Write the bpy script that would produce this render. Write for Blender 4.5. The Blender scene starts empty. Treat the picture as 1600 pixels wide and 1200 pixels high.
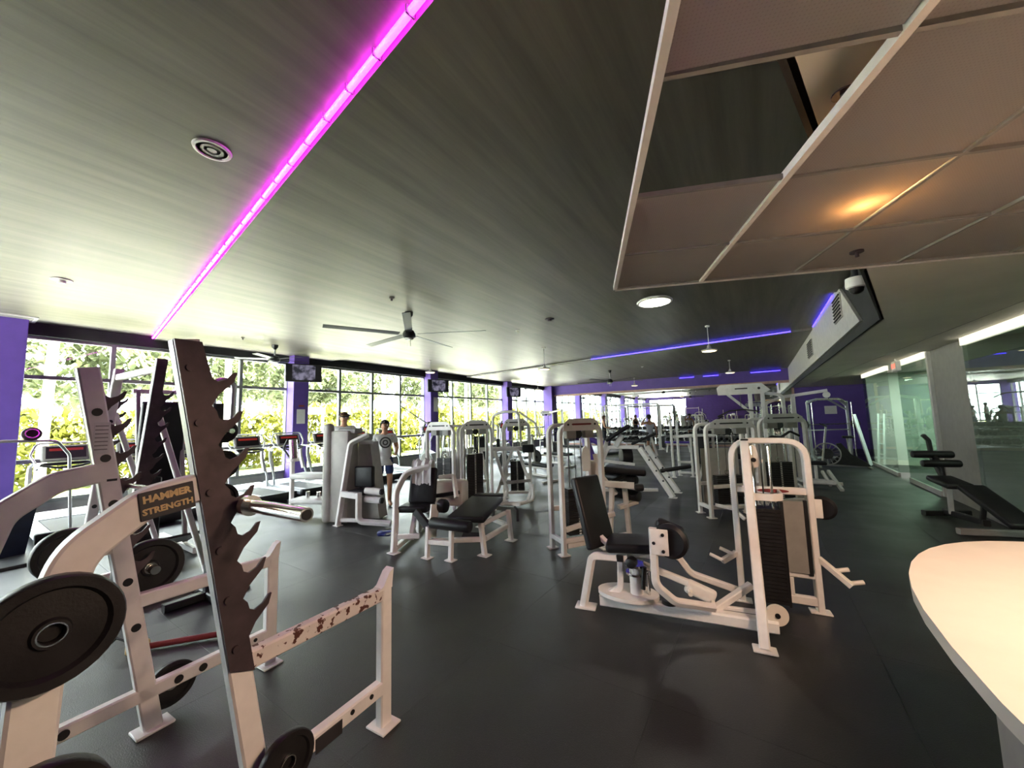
import bpy, bmesh, math, random
from mathutils import Vector, Matrix
random.seed(7)
V3 = Vector
R = math.radians
scene = bpy.context.scene
COL = scene.collection

# ------------------------------------------------------------------ camera, world, sun, exposure
cam_d = bpy.data.cameras.new('camera')
cam_d.sensor_width = 36.0
cam_d.lens = 585.64 / 1600 * 36.0
cam_d.clip_start = 0.02
cam_d.clip_end = 300
cam = bpy.data.objects.new('camera', cam_d)
COL.objects.link(cam)
def aim(loc, yaw, pitch, roll):
    cy, sy, cp, sp = math.cos(yaw), math.sin(yaw), math.cos(pitch), math.sin(pitch)
    fwd = V3((sy*cp, cy*cp, sp)); right = V3((cy, -sy, 0)); up = right.cross(fwd)
    r2 = right*math.cos(roll) + up*math.sin(roll)
    u2 = -right*math.sin(roll) + up*math.cos(roll)
    m = Matrix((r2, u2, -fwd)).transposed().to_4x4()
    m.translation = V3(loc)
    return m
cam.matrix_world = aim((0, 0, 1.7), -0.57895032, 0.0935669, -0.0279203)
scene.camera = cam

world = bpy.data.worlds.new('world'); scene.world = world
world.use_nodes = True
bg = world.node_tree.nodes['Background']
bg.inputs['Color'].default_value = (0.86, 0.94, 1.0, 1)
bg.inputs['Strength'].default_value = 36.0

sun_d = bpy.data.lights.new('sun', 'SUN'); sun_d.energy = 150.0; sun_d.angle = R(0.6); sun_d.color = (1.0, 0.95, 0.85)
sun = bpy.data.objects.new('sun', sun_d); COL.objects.link(sun)
sun.rotation_euler = V3((-0.66, -0.22, -0.95)).to_track_quat('-Z', 'Y').to_euler()

vs = scene.view_settings
vs.view_transform = 'Standard'; vs.look = 'None'; vs.gamma = 1.0; vs.use_curve_mapping = False
vs.exposure = -0.55
scene.cycles.use_denoising = True
scene.cycles.max_bounces = 10
scene.cycles.diffuse_bounces = 5
scene.cycles.glossy_bounces = 5
scene.cycles.transparent_max_bounces = 16
scene.cycles.sample_clamp_indirect = 60.0
scene.cycles.caustics_reflective = False
scene.cycles.caustics_refractive = False

H = 3.82          # main ceiling
HL = 2.80         # low ceiling on the right
XW = -11.7        # window wall
YF = 21.9         # mirror wall
XG = 2.82         # glass partition

for (y0, y1) in ((-4.0, 0.4), (0.8, 5.6), (6.1, 11.2), (11.7, 16.7), (17.3, 21.8)):   # daylight portals in the window bays
    pd = bpy.data.lights.new('daylight_portal', 'AREA'); pd.shape = 'RECTANGLE'
    pd.size = y1-y0; pd.size_y = 3.25; pd.cycles.is_portal = True
    po = bpy.data.objects.new('daylight_portal', pd); COL.objects.link(po)
    po.matrix_world = Matrix.Translation((XW-0.12, (y0+y1)/2, 1.97)) @ V3((1, 0, 0)).to_track_quat('-Z', 'Z').to_matrix().to_4x4()

# ------------------------------------------------------------------ materials
MATS = {}
def mat(name, col, rough=0.5, metal=0.0, var=0.12, scale=9.0, bump=0.0, bscale=120.0, emit=None, estr=0.0, spec=0.5, stretch=None, coat=0.0):
    m = bpy.data.materials.new(name); m.use_nodes = True
    nt = m.node_tree; b = nt.nodes['Principled BSDF']
    b.inputs['Roughness'].default_value = rough
    b.inputs['Metallic'].default_value = metal
    b.inputs['Specular IOR Level'].default_value = spec
    b.inputs['Coat Weight'].default_value = coat
    tc = nt.nodes.new('ShaderNodeTexCoord')
    src = tc.outputs['Object']
    if stretch:
        mp = nt.nodes.new('ShaderNodeMapping'); mp.inputs['Scale'].default_value = stretch[:3]
        mp.inputs['Rotation'].default_value = (0, 0, stretch[3] if len(stretch) > 3 else 0)
        nt.links.new(src, mp.inputs['Vector']); src = mp.outputs['Vector']
    n = nt.nodes.new('ShaderNodeTexNoise'); n.inputs['Scale'].default_value = scale; n.inputs['Detail'].default_value = 5
    nt.links.new(src, n.inputs['Vector'])
    r = nt.nodes.new('ShaderNodeValToRGB')
    c0 = [max(0, c*(1-var)) for c in col[:3]]; c1 = [min(1, c*(1+var)) for c in col[:3]]
    r.color_ramp.elements[0].position = 0.3; r.color_ramp.elements[1].position = 0.7
    r.color_ramp.elements[0].color = (*c0, 1); r.color_ramp.elements[1].color = (*c1, 1)
    nt.links.new(n.outputs['Fac'], r.inputs['Fac']); nt.links.new(r.outputs['Color'], b.inputs['Base Color'])
    if bump:
        n2 = nt.nodes.new('ShaderNodeTexNoise'); n2.inputs['Scale'].default_value = bscale; n2.inputs['Detail'].default_value = 3
        nt.links.new(tc.outputs['Object'], n2.inputs['Vector'])
        bp = nt.nodes.new('ShaderNodeBump'); bp.inputs['Strength'].default_value = bump; bp.inputs['Distance'].default_value = 0.004
        nt.links.new(n2.outputs['Fac'], bp.inputs['Height']); nt.links.new(bp.outputs['Normal'], b.inputs['Normal'])
    if emit:
        b.inputs['Emission Color'].default_value = (*emit, 1); b.inputs['Emission Strength'].default_value = estr
    MATS[name] = m
    return m

mat('white', (0.82, 0.785, 0.755), 0.38, var=0.05, scale=14, bump=0.05, bscale=200)
mat('white_dull', (0.62, 0.61, 0.58), 0.45, var=0.08)
mat('cream', (0.80, 0.74, 0.66), 0.4, var=0.04)
mat('black', (0.009, 0.009, 0.010), 0.42, var=0.3, scale=6, bump=0.15, bscale=260)
mat('blackpad', (0.009, 0.0085, 0.010), 0.45, var=0.25, scale=5, bump=0.25, bscale=180, spec=0.35)
mat('rubber', (0.02, 0.018, 0.018), 0.6, var=0.3, bump=0.2)
mat('darksteel', (0.085, 0.062, 0.068), 0.5, metal=0.5, var=0.25, scale=12, bump=0.1)
mat('iron', (0.020, 0.0185, 0.019), 0.45, metal=0.35, var=0.3, bump=0.25, bscale=90)
mat('chrome', (0.75, 0.74, 0.72), 0.16, metal=1.0, var=0.06)
mat('alu', (0.55, 0.56, 0.56), 0.3, metal=0.85, var=0.06)
mat('grey', (0.30, 0.29, 0.27), 0.5, var=0.1)
mat('greylight', (0.50, 0.48, 0.45), 0.5, var=0.08)
mat('shroud', (0.42, 0.40, 0.36), 0.45, var=0.08)
mat('silver', (0.55, 0.58, 0.60), 0.35, metal=0.3, var=0.06)
mat('purple', (0.105, 0.055, 0.30), 0.55, var=0.08, scale=4, bump=0.05)
mat('purplepad', (0.08, 0.04, 0.30), 0.4, var=0.1)
mat('label_red', (0.22, 0.03, 0.03), 0.5, var=0.1)
mat('label_dark', (0.03, 0.028, 0.03), 0.5, var=0.2)
mat('gold', (0.62, 0.45, 0.22), 0.45, var=0.15, scale=30)
mat('paper', (0.75, 0.74, 0.70), 0.7, var=0.06, scale=40)
mat('bluecap', (0.02, 0.03, 0.16), 0.4, var=0.1)
mat('mullion', (0.20, 0.21, 0.20), 0.45, metal=0.3, var=0.08)
mat('blackpaint', (0.010, 0.010, 0.010), 0.75, var=0.3, scale=3)
mat('bin', (0.012, 0.02, 0.05), 0.45, var=0.2)
mat('skin', (0.55, 0.28, 0.17), 0.55, var=0.08)
mat('skin2', (0.30, 0.14, 0.08), 0.55, var=0.08)
mat('hairbrown', (0.10, 0.04, 0.015), 0.6, var=0.3, scale=60)
mat('hairblack', (0.012, 0.010, 0.010), 0.6, var=0.3, scale=60)
mat('clothwhite', (0.72, 0.72, 0.72), 0.85, var=0.06)
mat('clothgrey', (0.30, 0.29, 0.33), 0.85, var=0.1)
mat('clothblack', (0.015, 0.015, 0.02), 0.85, var=0.2)
mat('clothnavy', (0.03, 0.05, 0.16), 0.85, var=0.2)
mat('bark', (0.45, 0.40, 0.33), 0.9, var=0.25)
mat('ground_out', (0.80, 0.79, 0.76), 0.9, var=0.1, scale=0.6)
mat('grass_out', (0.30, 0.36, 0.08), 0.9, var=0.3, scale=2)
mat('fence_out', (0.7, 0.68, 0.64), 0.7, var=0.08)
mat('lamp_white', (0.9, 0.9, 0.86), 0.5, emit=(1.0, 0.93, 0.80), estr=16.0)
mat('lamp_warm', (0.9, 0.85, 0.7), 0.5, emit=(1.0, 0.80, 0.48), estr=5.0)
mat('led_pink', (0.8, 0.3, 0.8), 0.4, emit=(0.80, 0.02, 0.85), estr=26.0)
mat('led_blue', (0.3, 0.3, 0.9), 0.4, emit=(0.06, 0.03, 1.0), estr=8.0)
mat('led_off', (0.45, 0.45, 0.45), 0.5)
mat('display_red', (0.02, 0.01, 0.01), 0.3, emit=(1.0, 0.06, 0.04), estr=0.35)
mat('exit_red', (0.4, 0.02, 0.02), 0.5, emit=(1.0, 0.08, 0.05), estr=4.0)
mat('counter', (0.66, 0.62, 0.55), 0.35, var=0.03)
mat('partition_wall', (0.55, 0.56, 0.52), 0.7, var=0.05, scale=3)
mat('led_channel', (0.85, 0.8, 0.7), 0.5, emit=(1.0, 0.92, 0.74), estr=1.7)
mat('columngrey', (0.30, 0.28, 0.26), 0.75, var=0.06, scale=8)

def leaf_mat(name, c):
    m = mat(name, c, 0.6, var=0.45, scale=1.3)
    b = m.node_tree.nodes['Principled BSDF']
    out = m.node_tree.nodes['Material Output']
    tr = m.node_tree.nodes.new('ShaderNodeBsdfTranslucent'); tr.inputs['Color'].default_value = (*[min(1, k*1.3) for k in c], 1)
    mx = m.node_tree.nodes.new('ShaderNodeMixShader'); mx.inputs['Fac'].default_value = 0.35
    m.node_tree.links.new(b.outputs[0], mx.inputs[1]); m.node_tree.links.new(tr.outputs[0], mx.inputs[2])
    m.node_tree.links.new(mx.outputs[0], out.inputs['Surface'])
leaf_mat('leaf', (0.13, 0.132, 0.016))
leaf_mat('leaf_pale', (0.12, 0.14, 0.06))

def glass_mat(name, tint, refl):
    m = bpy.data.materials.new(name); m.use_nodes = True; nt = m.node_tree
    nt.nodes.clear()
    out = nt.nodes.new('ShaderNodeOutputMaterial')
    t = nt.nodes.new('ShaderNodeBsdfTransparent'); t.inputs['Color'].default_value = (*tint, 1)
    g = nt.nodes.new('ShaderNodeBsdfGlossy'); g.inputs['Roughness'].default_value = 0.0
    lw = nt.nodes.new('ShaderNodeLayerWeight'); lw.inputs['Blend'].default_value = 0.5
    pw = nt.nodes.new('ShaderNodeMath'); pw.operation = 'POWER'; pw.inputs[1].default_value = 4.5; nt.links.new(lw.outputs['Facing'], pw.inputs[0])
    f = nt.nodes.new('ShaderNodeMath'); f.operation = 'MULTIPLY_ADD'; f.inputs[1].default_value = 0.5; f.inputs[2].default_value = refl; nt.links.new(pw.outputs[0], f.inputs[0])
    mx = nt.nodes.new('ShaderNodeMixShader')
    nt.links.new(f.outputs[0], mx.inputs[0]); nt.links.new(t.outputs[0], mx.inputs[1]); nt.links.new(g.outputs[0], mx.inputs[2])
    nt.links.new(mx.outputs[0], out.inputs['Surface'])
    MATS[name] = m
glass_mat('window_glass', (0.97, 0.99, 0.97), 0.015)
glass_mat('partition_glass', (0.75, 0.86, 0.79), 0.12)

m = mat('mirror', (0.86, 0.88, 0.87), 0.0, metal=1.0, var=0.01)

# main ceiling: dark grey paint with streaks running diagonally
m = mat('ceiling', (0.27, 0.255, 0.225), 0.46, var=0.05, scale=2, spec=0.62)
nt = m.node_tree; b = nt.nodes['Principled BSDF']
tc = nt.nodes.new('ShaderNodeTexCoord'); mp = nt.nodes.new('ShaderNodeMapping')
mp.inputs['Rotation'].default_value = (0, 0, R(31)); mp.inputs['Scale'].default_value = (5.5, 0.32, 1)
n1 = nt.nodes.new('ShaderNodeTexNoise'); n1.inputs['Scale'].default_value = 1.0; n1.inputs['Detail'].default_value = 6; n1.inputs['Roughness'].default_value = 0.65
rp = nt.nodes.new('ShaderNodeValToRGB')
rp.color_ramp.elements[0].position = 0.3; rp.color_ramp.elements[1].position = 0.72
rp.color_ramp.elements[0].color = (0.075, 0.067, 0.054, 1); rp.color_ramp.elements[1].color = (0.165, 0.148, 0.118, 1)
nt.links.new(tc.outputs['Object'], mp.inputs['Vector']); nt.links.new(mp.outputs[0], n1.inputs['Vector'])
nt.links.new(n1.outputs['Fac'], rp.inputs['Fac']); nt.links.new(rp.outputs[0], b.inputs['Base Color'])
b.inputs['Specular Tint'].default_value = (1.0, 0.93, 0.80, 1)

m = mat('low_ceiling', (0.66, 0.64, 0.57), 0.9, var=0.08, scale=1.2)

# rubber floor: near black with pale flecks
m = mat('floor', (0.013, 0.0135, 0.014), 0.36, var=0.25, scale=2.2, bump=0.5, bscale=150, spec=0.75)
nt = m.node_tree; b = nt.nodes['Principled BSDF']
old = b.inputs['Base Color'].links[0].from_socket
tc = nt.nodes.new('ShaderNodeTexCoord')
wn = nt.nodes.new('ShaderNodeTexNoise'); wn.inputs['Scale'].default_value = 260; wn.inputs['Detail'].default_value = 1
geo = nt.nodes.new('ShaderNodeNewGeometry')
nt.links.new(geo.outputs['Position'], wn.inputs['Vector'])
r2 = nt.nodes.new('ShaderNodeValToRGB'); r2.color_ramp.elements[0].position = 0.68; r2.color_ramp.elements[1].position = 0.74
mx = nt.nodes.new('ShaderNodeMix'); mx.data_type = 'RGBA'
nt.links.new(wn.outputs['Fac'], r2.inputs['Fac']); nt.links.new(r2.outputs[0], mx.inputs[0])
nt.links.new(old, mx.inputs[6]); mx.inputs[7].default_value = (0.10, 0.10, 0.11, 1)
nt.links.new(mx.outputs[2], b.inputs['Base Color'])
# large-scale scuffs in the gloss
n3 = nt.nodes.new('ShaderNodeTexNoise'); n3.inputs['Scale'].default_value = 1.1; n3.inputs['Detail'].default_value = 6
nt.links.new(geo.outputs['Position'], n3.inputs['Vector'])
mr = nt.nodes.new('ShaderNodeMapRange'); mr.inputs[1].default_value = 0.3; mr.inputs[2].default_value = 0.7; mr.inputs[3].default_value = 0.33; mr.inputs[4].default_value = 0.50
nt.links.new(n3.outputs['Fac'], mr.inputs[0]); nt.links.new(mr.outputs[0], b.inputs['Roughness'])

# chipped paint on the rack's safety rail
m = mat('chipped', (0.72, 0.66, 0.62), 0.45, var=0.06)
nt = m.node_tree; b = nt.nodes['Principled BSDF']; old = b.inputs['Base Color'].links[0].from_socket
tc = nt.nodes.new('ShaderNodeTexCoord'); wn = nt.nodes.new('ShaderNodeTexNoise'); wn.inputs['Scale'].default_value = 26; wn.inputs['Detail'].default_value = 6
nt.links.new(tc.outputs['Object'], wn.inputs['Vector'])
r2 = nt.nodes.new('ShaderNodeValToRGB'); r2.color_ramp.elements[0].position = 0.56; r2.color_ramp.elements[1].position = 0.585
mx = nt.nodes.new('ShaderNodeMix'); mx.data_type = 'RGBA'
nt.links.new(wn.outputs['Fac'], r2.inputs['Fac']); nt.links.new(r2.outputs[0], mx.inputs[0])
nt.links.new(old, mx.inputs[6]); mx.inputs[7].default_value = (0.09, 0.03, 0.02, 1); nt.links.new(mx.outputs[2], b.inputs['Base Color'])

# perforated translucent ceiling tile
m = bpy.data.materials.new('tile'); m.use_nodes = True; MATS['tile'] = m; nt = m.node_tree
b = nt.nodes['Principled BSDF']; b.inputs['Base Color'].default_value = (0.46, 0.40, 0.35, 1); b.inputs['Roughness'].default_value = 0.55
geo = nt.nodes.new('ShaderNodeTexCoord'); vo = nt.nodes.new('ShaderNodeTexVoronoi'); vo.inputs['Scale'].default_value = 95; vo.inputs['Randomness'].default_value = 0.0
nt.links.new(geo.outputs['Object'], vo.inputs['Vector'])
rr = nt.nodes.new('ShaderNodeValToRGB'); rr.color_ramp.elements[0].position = 0.25; rr.color_ramp.elements[1].position = 0.38
rr.color_ramp.elements[0].color = (0.19, 0.195, 0.20, 1); rr.color_ramp.elements[1].color = (0.37, 0.375, 0.385, 1)
nt.links.new(vo.outputs['Distance'], rr.inputs['Fac']); nt.links.new(rr.outputs[0], b.inputs['Base Color'])
tl = nt.nodes.new('ShaderNodeBsdfTranslucent'); tl.inputs['Color'].default_value = (0.70, 0.60, 0.48, 1)
mx = nt.nodes.new('ShaderNodeMixShader'); mx.inputs[0].default_value = 0.38
nt.links.new(b.outputs[0], mx.inputs[1]); nt.links.new(tl.outputs[0], mx.inputs[2])
nt.links.new(mx.outputs[0], nt.nodes['Material Output'].inputs['Surface'])

# a television picture
m = bpy.data.materials.new('tvpic'); m.use_nodes = True; MATS['tvpic'] = m; nt = m.node_tree; b = nt.nodes['Principled BSDF']
tc = nt.nodes.new('ShaderNodeTexCoord'); n1 = nt.nodes.new('ShaderNodeTexNoise'); n1.inputs['Scale'].default_value = 5; n1.inputs['Detail'].default_value = 4
nt.links.new(tc.outputs['Object'], n1.inputs['Vector']); rp = nt.nodes.new('ShaderNodeValToRGB')
rp.color_ramp.elements[0].position = 0.42; rp.color_ramp.elements[1].position = 0.6
rp.color_ramp.elements[0].color = (0.02, 0.02, 0.04, 1); rp.color_ramp.elements[1].color = (0.45, 0.42, 0.6, 1)
nt.links.new(n1.outputs['Fac'], rp.inputs['Fac']); nt.links.new(rp.outputs[0], b.inputs['Emission Color']); b.inputs['Emission Strength'].default_value = 0.7
b.inputs['Base Color'].default_value = (0.02, 0.02, 0.02, 1)

# ------------------------------------------------------------------ mesh helpers
_rb = {}
def rbox_data(s, bev, seg):
    k = (round(s[0], 4), round(s[1], 4), round(s[2], 4), round(bev, 4), seg)
    if k not in _rb:
        bm = bmesh.new(); bmesh.ops.create_cube(bm, size=1.0)
        for v in bm.verts: v.co = V3((v.co.x*s[0], v.co.y*s[1], v.co.z*s[2]))
        if bev > 0:
            bmesh.ops.bevel(bm, geom=bm.edges[:], offset=min(bev, min(s)*0.49), segments=seg, affect='EDGES', profile=0.5)
        bm.verts.index_update()
        _rb[k] = ([v.co.copy() for v in bm.verts], [[v.index for v in f.verts] for f in bm.faces])
        bm.free()
    return _rb[k]

def rot(rx=0, ry=0, rz=0):
    from mathutils import Euler
    return Euler((R(rx), R(ry), R(rz)), 'XYZ').to_matrix()

def fillet(pts, r, n=6):
    pts = [V3(p) for p in pts]
    if r <= 0 or len(pts) < 3: return pts
    out = [pts[0]]
    for i in range(1, len(pts)-1):
        a, b, c = pts[i-1], pts[i], pts[i+1]
        d0 = (a-b); d1 = (c-b); l = min(d0.length, d1.length)*0.49
        ang = d0.angle(d1)
        if ang > R(172): out.append(b); continue
        t = min(r/math.tan(ang/2), l)
        p0 = b + d0.normalized()*t; p1 = b + d1.normalized()*t
        for k in range(n+1):
            s = k/n
            out.append(p0*(1-s)**2 + b*2*s*(1-s) + p1*s*s)
    out.append(pts[-1])
    return out

class G:
    def __init__(self): self.v = []; self.f = []
    def add(self, vs, fs, M=None):
        o = len(self.v)
        self.v += [tuple(M @ V3(v)) if M is not None else tuple(v) for v in vs]
        self.f += [[i+o for i in f] for f in fs]
        return self
    def box(self, c, s, rm=None, bev=0.0, seg=1):
        vs, fs = rbox_data(s, bev, seg)
        M = Matrix.Translation(c)
        if rm is not None: M = M @ rm.to_4x4()
        return self.add(vs, fs, M)
    def sweep(self, pts, prof, ref=(0, 0, 1), closed=False):
        pts = [V3(p) for p in pts]; n = len(pts); k = len(prof)
        seg = [(pts[i+1]-pts[i]).normalized() for i in range(n-1)]
        d = seg[0]; ref = V3(ref)
        if abs(d.dot(ref.normalized())) > 0.97: ref = V3((1, 0, 0)) if abs(d.x) < 0.9 else V3((0, 1, 0))
        side = d.cross(ref).normalized(); up = side.cross(d).normalized()
        ring = [pts[0] + side*a + up*b for a, b in prof]
        rings = [ring]
        for i in range(1, n):
            d = seg[i-1]
            nn = (d + seg[i]).normalized() if i < n-1 else d
            ring = [q + d*((pts[i]-q).dot(nn)/max(0.05, d.dot(nn))) for q in ring]
            rings.append(ring)
        vs = [v for r_ in rings for v in r_]; fs = []
        for i in range(n-1):
            for j in range(k):
                a = i*k+j; b = i*k+(j+1) % k
                fs.append([a, b, b+k, a+k])
        fs.append(list(range(k))[::-1]); fs.append([(n-1)*k+j for j in range(k)])
        return self.add(vs, fs)
    def sq(self, pts, w, h, r=0.0, ref=(0, 0, 1)):
        c = min(w, h)*0.14; a, b = w/2, h/2
        prof = [(-a+c, -b), (a-c, -b), (a, -b+c), (a, b-c), (a-c, b), (-a+c, b), (-a, b-c), (-a, -b+c)]
        return self.sweep(fillet(pts, r), prof, ref)
    def rd(self, pts, rad, r=0.0, n=10, ref=(0, 0, 1)):
        prof = [(rad*math.cos(2*math.pi*i/n), rad*math.sin(2*math.pi*i/n)) for i in range(n)]
        return self.sweep(fillet(pts, r), prof, ref)
    def lathe(self, prof, c, axis, n=28):
        axis = V3(axis).normalized(); q = axis.to_track_quat('Z', 'Y').to_matrix()
        vs = []; fs = []; k = len(prof)
        for i in range(n):
            a = 2*math.pi*i/n
            for r_, z in prof: vs.append(V3(c) + q @ V3((r_*math.cos(a), r_*math.sin(a), z)))
        for i in range(n):
            for j in range(k-1):
                a = i*k+j; b = ((i+1) % n)*k+j
                fs.append([a, b, b+1, a+1])
        ring = tuple(prof[0]) == tuple(prof[-1])
        if prof[0][0] > 1e-5 and not ring: fs.append([i*k for i in range(n)][::-1])
        if prof[-1][0] > 1e-5 and not ring: fs.append([i*k+k-1 for i in range(n)])
        return self.add(vs, fs)
    def cyl(self, p0, p1, r, n=16, r2=None):
        p0, p1 = V3(p0), V3(p1); L = (p1-p0).length
        r2 = r if r2 is None else r2
        return self.lathe([(r, 0), (r2, L)], p0, p1-p0, n)
    def prism(self, poly, c, ux, uy, t):
        """polygon in the plane (ux,uy) through c, thickness t centred"""
        ux, uy = V3(ux).normalized(), V3(uy).normalized(); nn = ux.cross(uy).normalized(); c = V3(c); k = len(poly)
        vs = [c+ux*a+uy*b-nn*t/2 for a, b in poly] + [c+ux*a+uy*b+nn*t/2 for a, b in poly]
        fs = [list(range(k))[::-1], list(range(k, 2*k))] + [[i, (i+1) % k, (i+1) % k+k, i+k] for i in range(k)]
        return self.add(vs, fs)

def mesh_of(name, g, mt, smooth=True):
    me = bpy.data.meshes.new(name)
    me.from_pydata(g.v, [], g.f); me.update()
    me.materials.append(MATS[mt])
    if smooth and len(me.polygons) > 6:
        me.polygons.foreach_set('use_smooth', [True]*len(me.polygons))
        me.set_sharp_from_angle(angle=R(38))
    return me

def obj(name, g, mt, parent=None, label=None, smooth=True):
    o = bpy.data.objects.new(name, mesh_of(name, g, mt, smooth) if isinstance(g, G) else g)
    COL.objects.link(o)
    if parent: o.parent = parent
    if label: o['label'] = label
    return o

def struct(name, g, mt, parent=None):
    o = obj(name, g, mt, parent)
    if parent is None: o['kind'] = 'structure'
    return o

class T:
    """a thing: an Empty with parts below it; coordinates of parts are local to the Empty"""
    def __init__(self, name, label, cat, loc=(0, 0, 0), rz=0.0, group=None):
        self.o = bpy.data.objects.new(name, None); COL.objects.link(self.o)
        self.o.location = loc; self.o.rotation_euler = (0, 0, R(rz)); self.o.empty_display_size = 0.2
        self.o['label'] = label; self.o['category'] = cat
        if group: self.o['group'] = group
    def add(self, name, g, mt='white', parent=None, label=None, smooth=True):
        return obj(name, g, mt, parent or self.o, label, smooth)
    def sq(self, name, pts, w=0.06, h=0.06, mt='white', r=0.0, ref=(0, 0, 1), parent=None, label=None):
        return self.add(name, G().sq(pts, w, h, r, ref), mt, parent, label)
    def rd(self, name, pts, rad=0.02, mt='white', r=0.0, n=10, parent=None, label=None):
        return self.add(name, G().rd(pts, rad, r, n), mt, parent, label)
    def bx(self, name, c, s, mt='white', rm=None, bev=0.0, seg=1, parent=None, label=None):
        return self.add(name, G().box(c, s, rm, bev, seg), mt, parent, label)
    def pad(self, name, c, s, mt='blackpad', rm=None, bev=0.03, parent=None, label=None):
        return self.add(name, G().box(c, s, rm, bev, 3), mt, parent, label)
    def cy(self, name, p0, p1, r, mt='white', n=16, r2=None, parent=None, label=None):
        return self.add(name, G().cyl(p0, p1, r, n, r2), mt, parent, label)
    def roller(self, name, p0, p1, r, mt='blackpad', parent=None):
        L = (V3(p1)-V3(p0)).length; e = min(0.025, r*0.5)
        return self.add(name, G().lathe([(0, 0), (r-e, 0), (r-e*0.3, e*0.3), (r, e), (r, L-e), (r-e*0.3, L-e*0.3), (r-e, L), (0, L)], p0, V3(p1)-V3(p0), 18), mt, parent)
    def plate(self, name, c, axis, r, t, mt='iron', parent=None):
        ax = V3(axis).normalized(); c = V3(c)-ax*t/2
        pr = [(0.026, 0), (0.026, t*1.0), (r*0.24, t*1.0), (r*0.27, t*0.72), (r*0.74, t*0.66), (r*0.80, t*0.98), (r*0.97, t*1.0), (r, t*0.85),
              (r, t*0.15), (r*0.97, 0), (r*0.80, t*0.02), (r*0.74, t*0.34), (r*0.27, t*0.28), (r*0.24, 0), (0.026, 0)]
        p = self.add(name, G().lathe(pr, c, ax, 36), mt, parent)
        return p
    def foot(self, c, s=0.13, mt='white', parent=None):
        return self.bx('foot_plate', (c[0], c[1], 0.006+c[2] if len(c) > 2 else 0.006), (s, s*0.8, 0.012), mt, None, 0.003, 1, parent)

def tag(o, label, cat, group=None, kind=None):
    o['label'] = label; o['category'] = cat
    if group: o['group'] = group
    if kind: o['kind'] = kind
    return o

def copy_tree(o, parent=None):
    c = o.copy(); COL.objects.link(c)
    if parent: c.parent = parent
    for ch in list(o.children): copy_tree(ch, c)
    return c

def text_mesh(s, size, depth=0.002, align='CENTER', bold=0.0):
    cu = bpy.data.curves.new('lettering', 'FONT'); cu.body = s; cu.size = size; cu.extrude = depth; cu.align_x = align; cu.align_y = 'CENTER'; cu.offset = bold
    cu.resolution_u = 2
    o = bpy.data.objects.new('tmp', cu); COL.objects.link(o)
    dg = bpy.context.evaluated_depsgraph_get(); me = bpy.data.meshes.new_from_object(o.evaluated_get(dg))
    bpy.data.objects.remove(o)
    return me
def text(parent, s, size, loc, xdir, ydir, mt, name='lettering', bold=0.0, depth=0.001):
    me = text_mesh(s, size, depth, bold=bold); me.materials.clear(); me.materials.append(MATS[mt])
    o = obj(name, me, mt, parent)
    x, y = V3(xdir).normalized(), V3(ydir).normalized(); z = x.cross(y)
    m = Matrix((x, y, z)).transposed().to_4x4(); m.translation = V3(loc)
    o.matrix_local = m
    return o

# ------------------------------------------------------------------ the room
fl = struct('floor', G().box((-2.6, 9.0, -0.058), (18.6, 26.6, 0.1)), 'blackpaint')
mat_me = mesh_of('rubber_mat', G().box((0, 0, -0.004), (1.2185, 1.2185, 0.008), None, 0.0006), 'floor', False)
for i in range(12):
    for j in range(19):
        o = obj('rubber_mat', mat_me, None, fl); o.location = (XW+0.07+0.61+i*1.22, -1.2+0.61+j*1.22, 0)
gx = G()
for i in range(12):
    gx.box((XW+0.07+0.61+i*1.22, -2.62, -0.004), (1.2165, 2.6, 0.008))
gx.box((1.9+2.9, 9.0, -0.004), (3.62, 26.2, 0.008))
obj('floor_edge_strip', gx, 'floor', fl)

def poly_slab(poly, z0, z1):
    g = G(); k = len(poly)
    vs = [(x, y, z0) for x, y in poly] + [(x, y, z1) for x, y in poly]
    fs = [list(range(k))[::-1], list(range(k, 2*k))] + [[i, (i+1) % k, (i+1) % k+k, i+k] for i in range(k)]
    return g.add(vs, fs)

LA, LB = (-11.72, 2.64), (1.6, 0.82)         # line of the magenta strip
BA, BB = (-11.72, 6.9), (1.6, 8.5)           # next step in the ceiling
CA, CB = (-11.72, 13.75), (1.6, 12.02)       # line of the blue strip
ce = struct('ceiling', poly_slab([(-12.0, -4.2), (1.6, -4.2), (1.6, 22.1), (-12.0, 22.1)], H, H+0.2), 'ceiling')
obj('dropped_panel', poly_slab([LA, LB, BB, BA], H-0.07, H-0.001), 'ceiling', ce)
obj('dropped_panel', poly_slab([CA, CB, (1.6, 21.9), (-11.72, 21.9)], H-0.07, H-0.001), 'ceiling', ce)
EDGE = [(1.35, 22.0), (1.35, 6.3), (0.79, 4.01), (0.0, 0.75), (-0.25, -0.3), (-0.25, -4.2)]
lc = struct('ceiling_low', poly_slab([(6.6, -4.2), (6.6, 22.0)] + EDGE, HL, HL+0.12), 'low_ceiling')
for a, b in (((1.9, 19.5), (2.5, 4.6)), ((3.4, 15.9), (3.9, 3.0))):
    obj('panel_joint', G().sq([(a[0], a[1], HL-0.001), (b[0], b[1], HL-0.001)], 0.012, 0.004), 'columngrey', lc)
# riser between the two ceilings
g = G()
for (a, b) in zip(EDGE[:-1], EDGE[1:]):
    a3, b3 = V3((*a, 0)), V3((*b, 0)); d = (b3-a3).normalized(); n = V3((-d.y, d.x, 0)); 
    c = (a3+b3)/2; L = (b3-a3).length
    rm = Matrix((d, n, V3((0, 0, 1)))).transposed()
    g.box((c.x, c.y, (HL+H)/2+0.05), (L+0.03, 0.04, H-HL+0.1), rm)
struct('trim_1', g, 'blackpaint')

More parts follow.
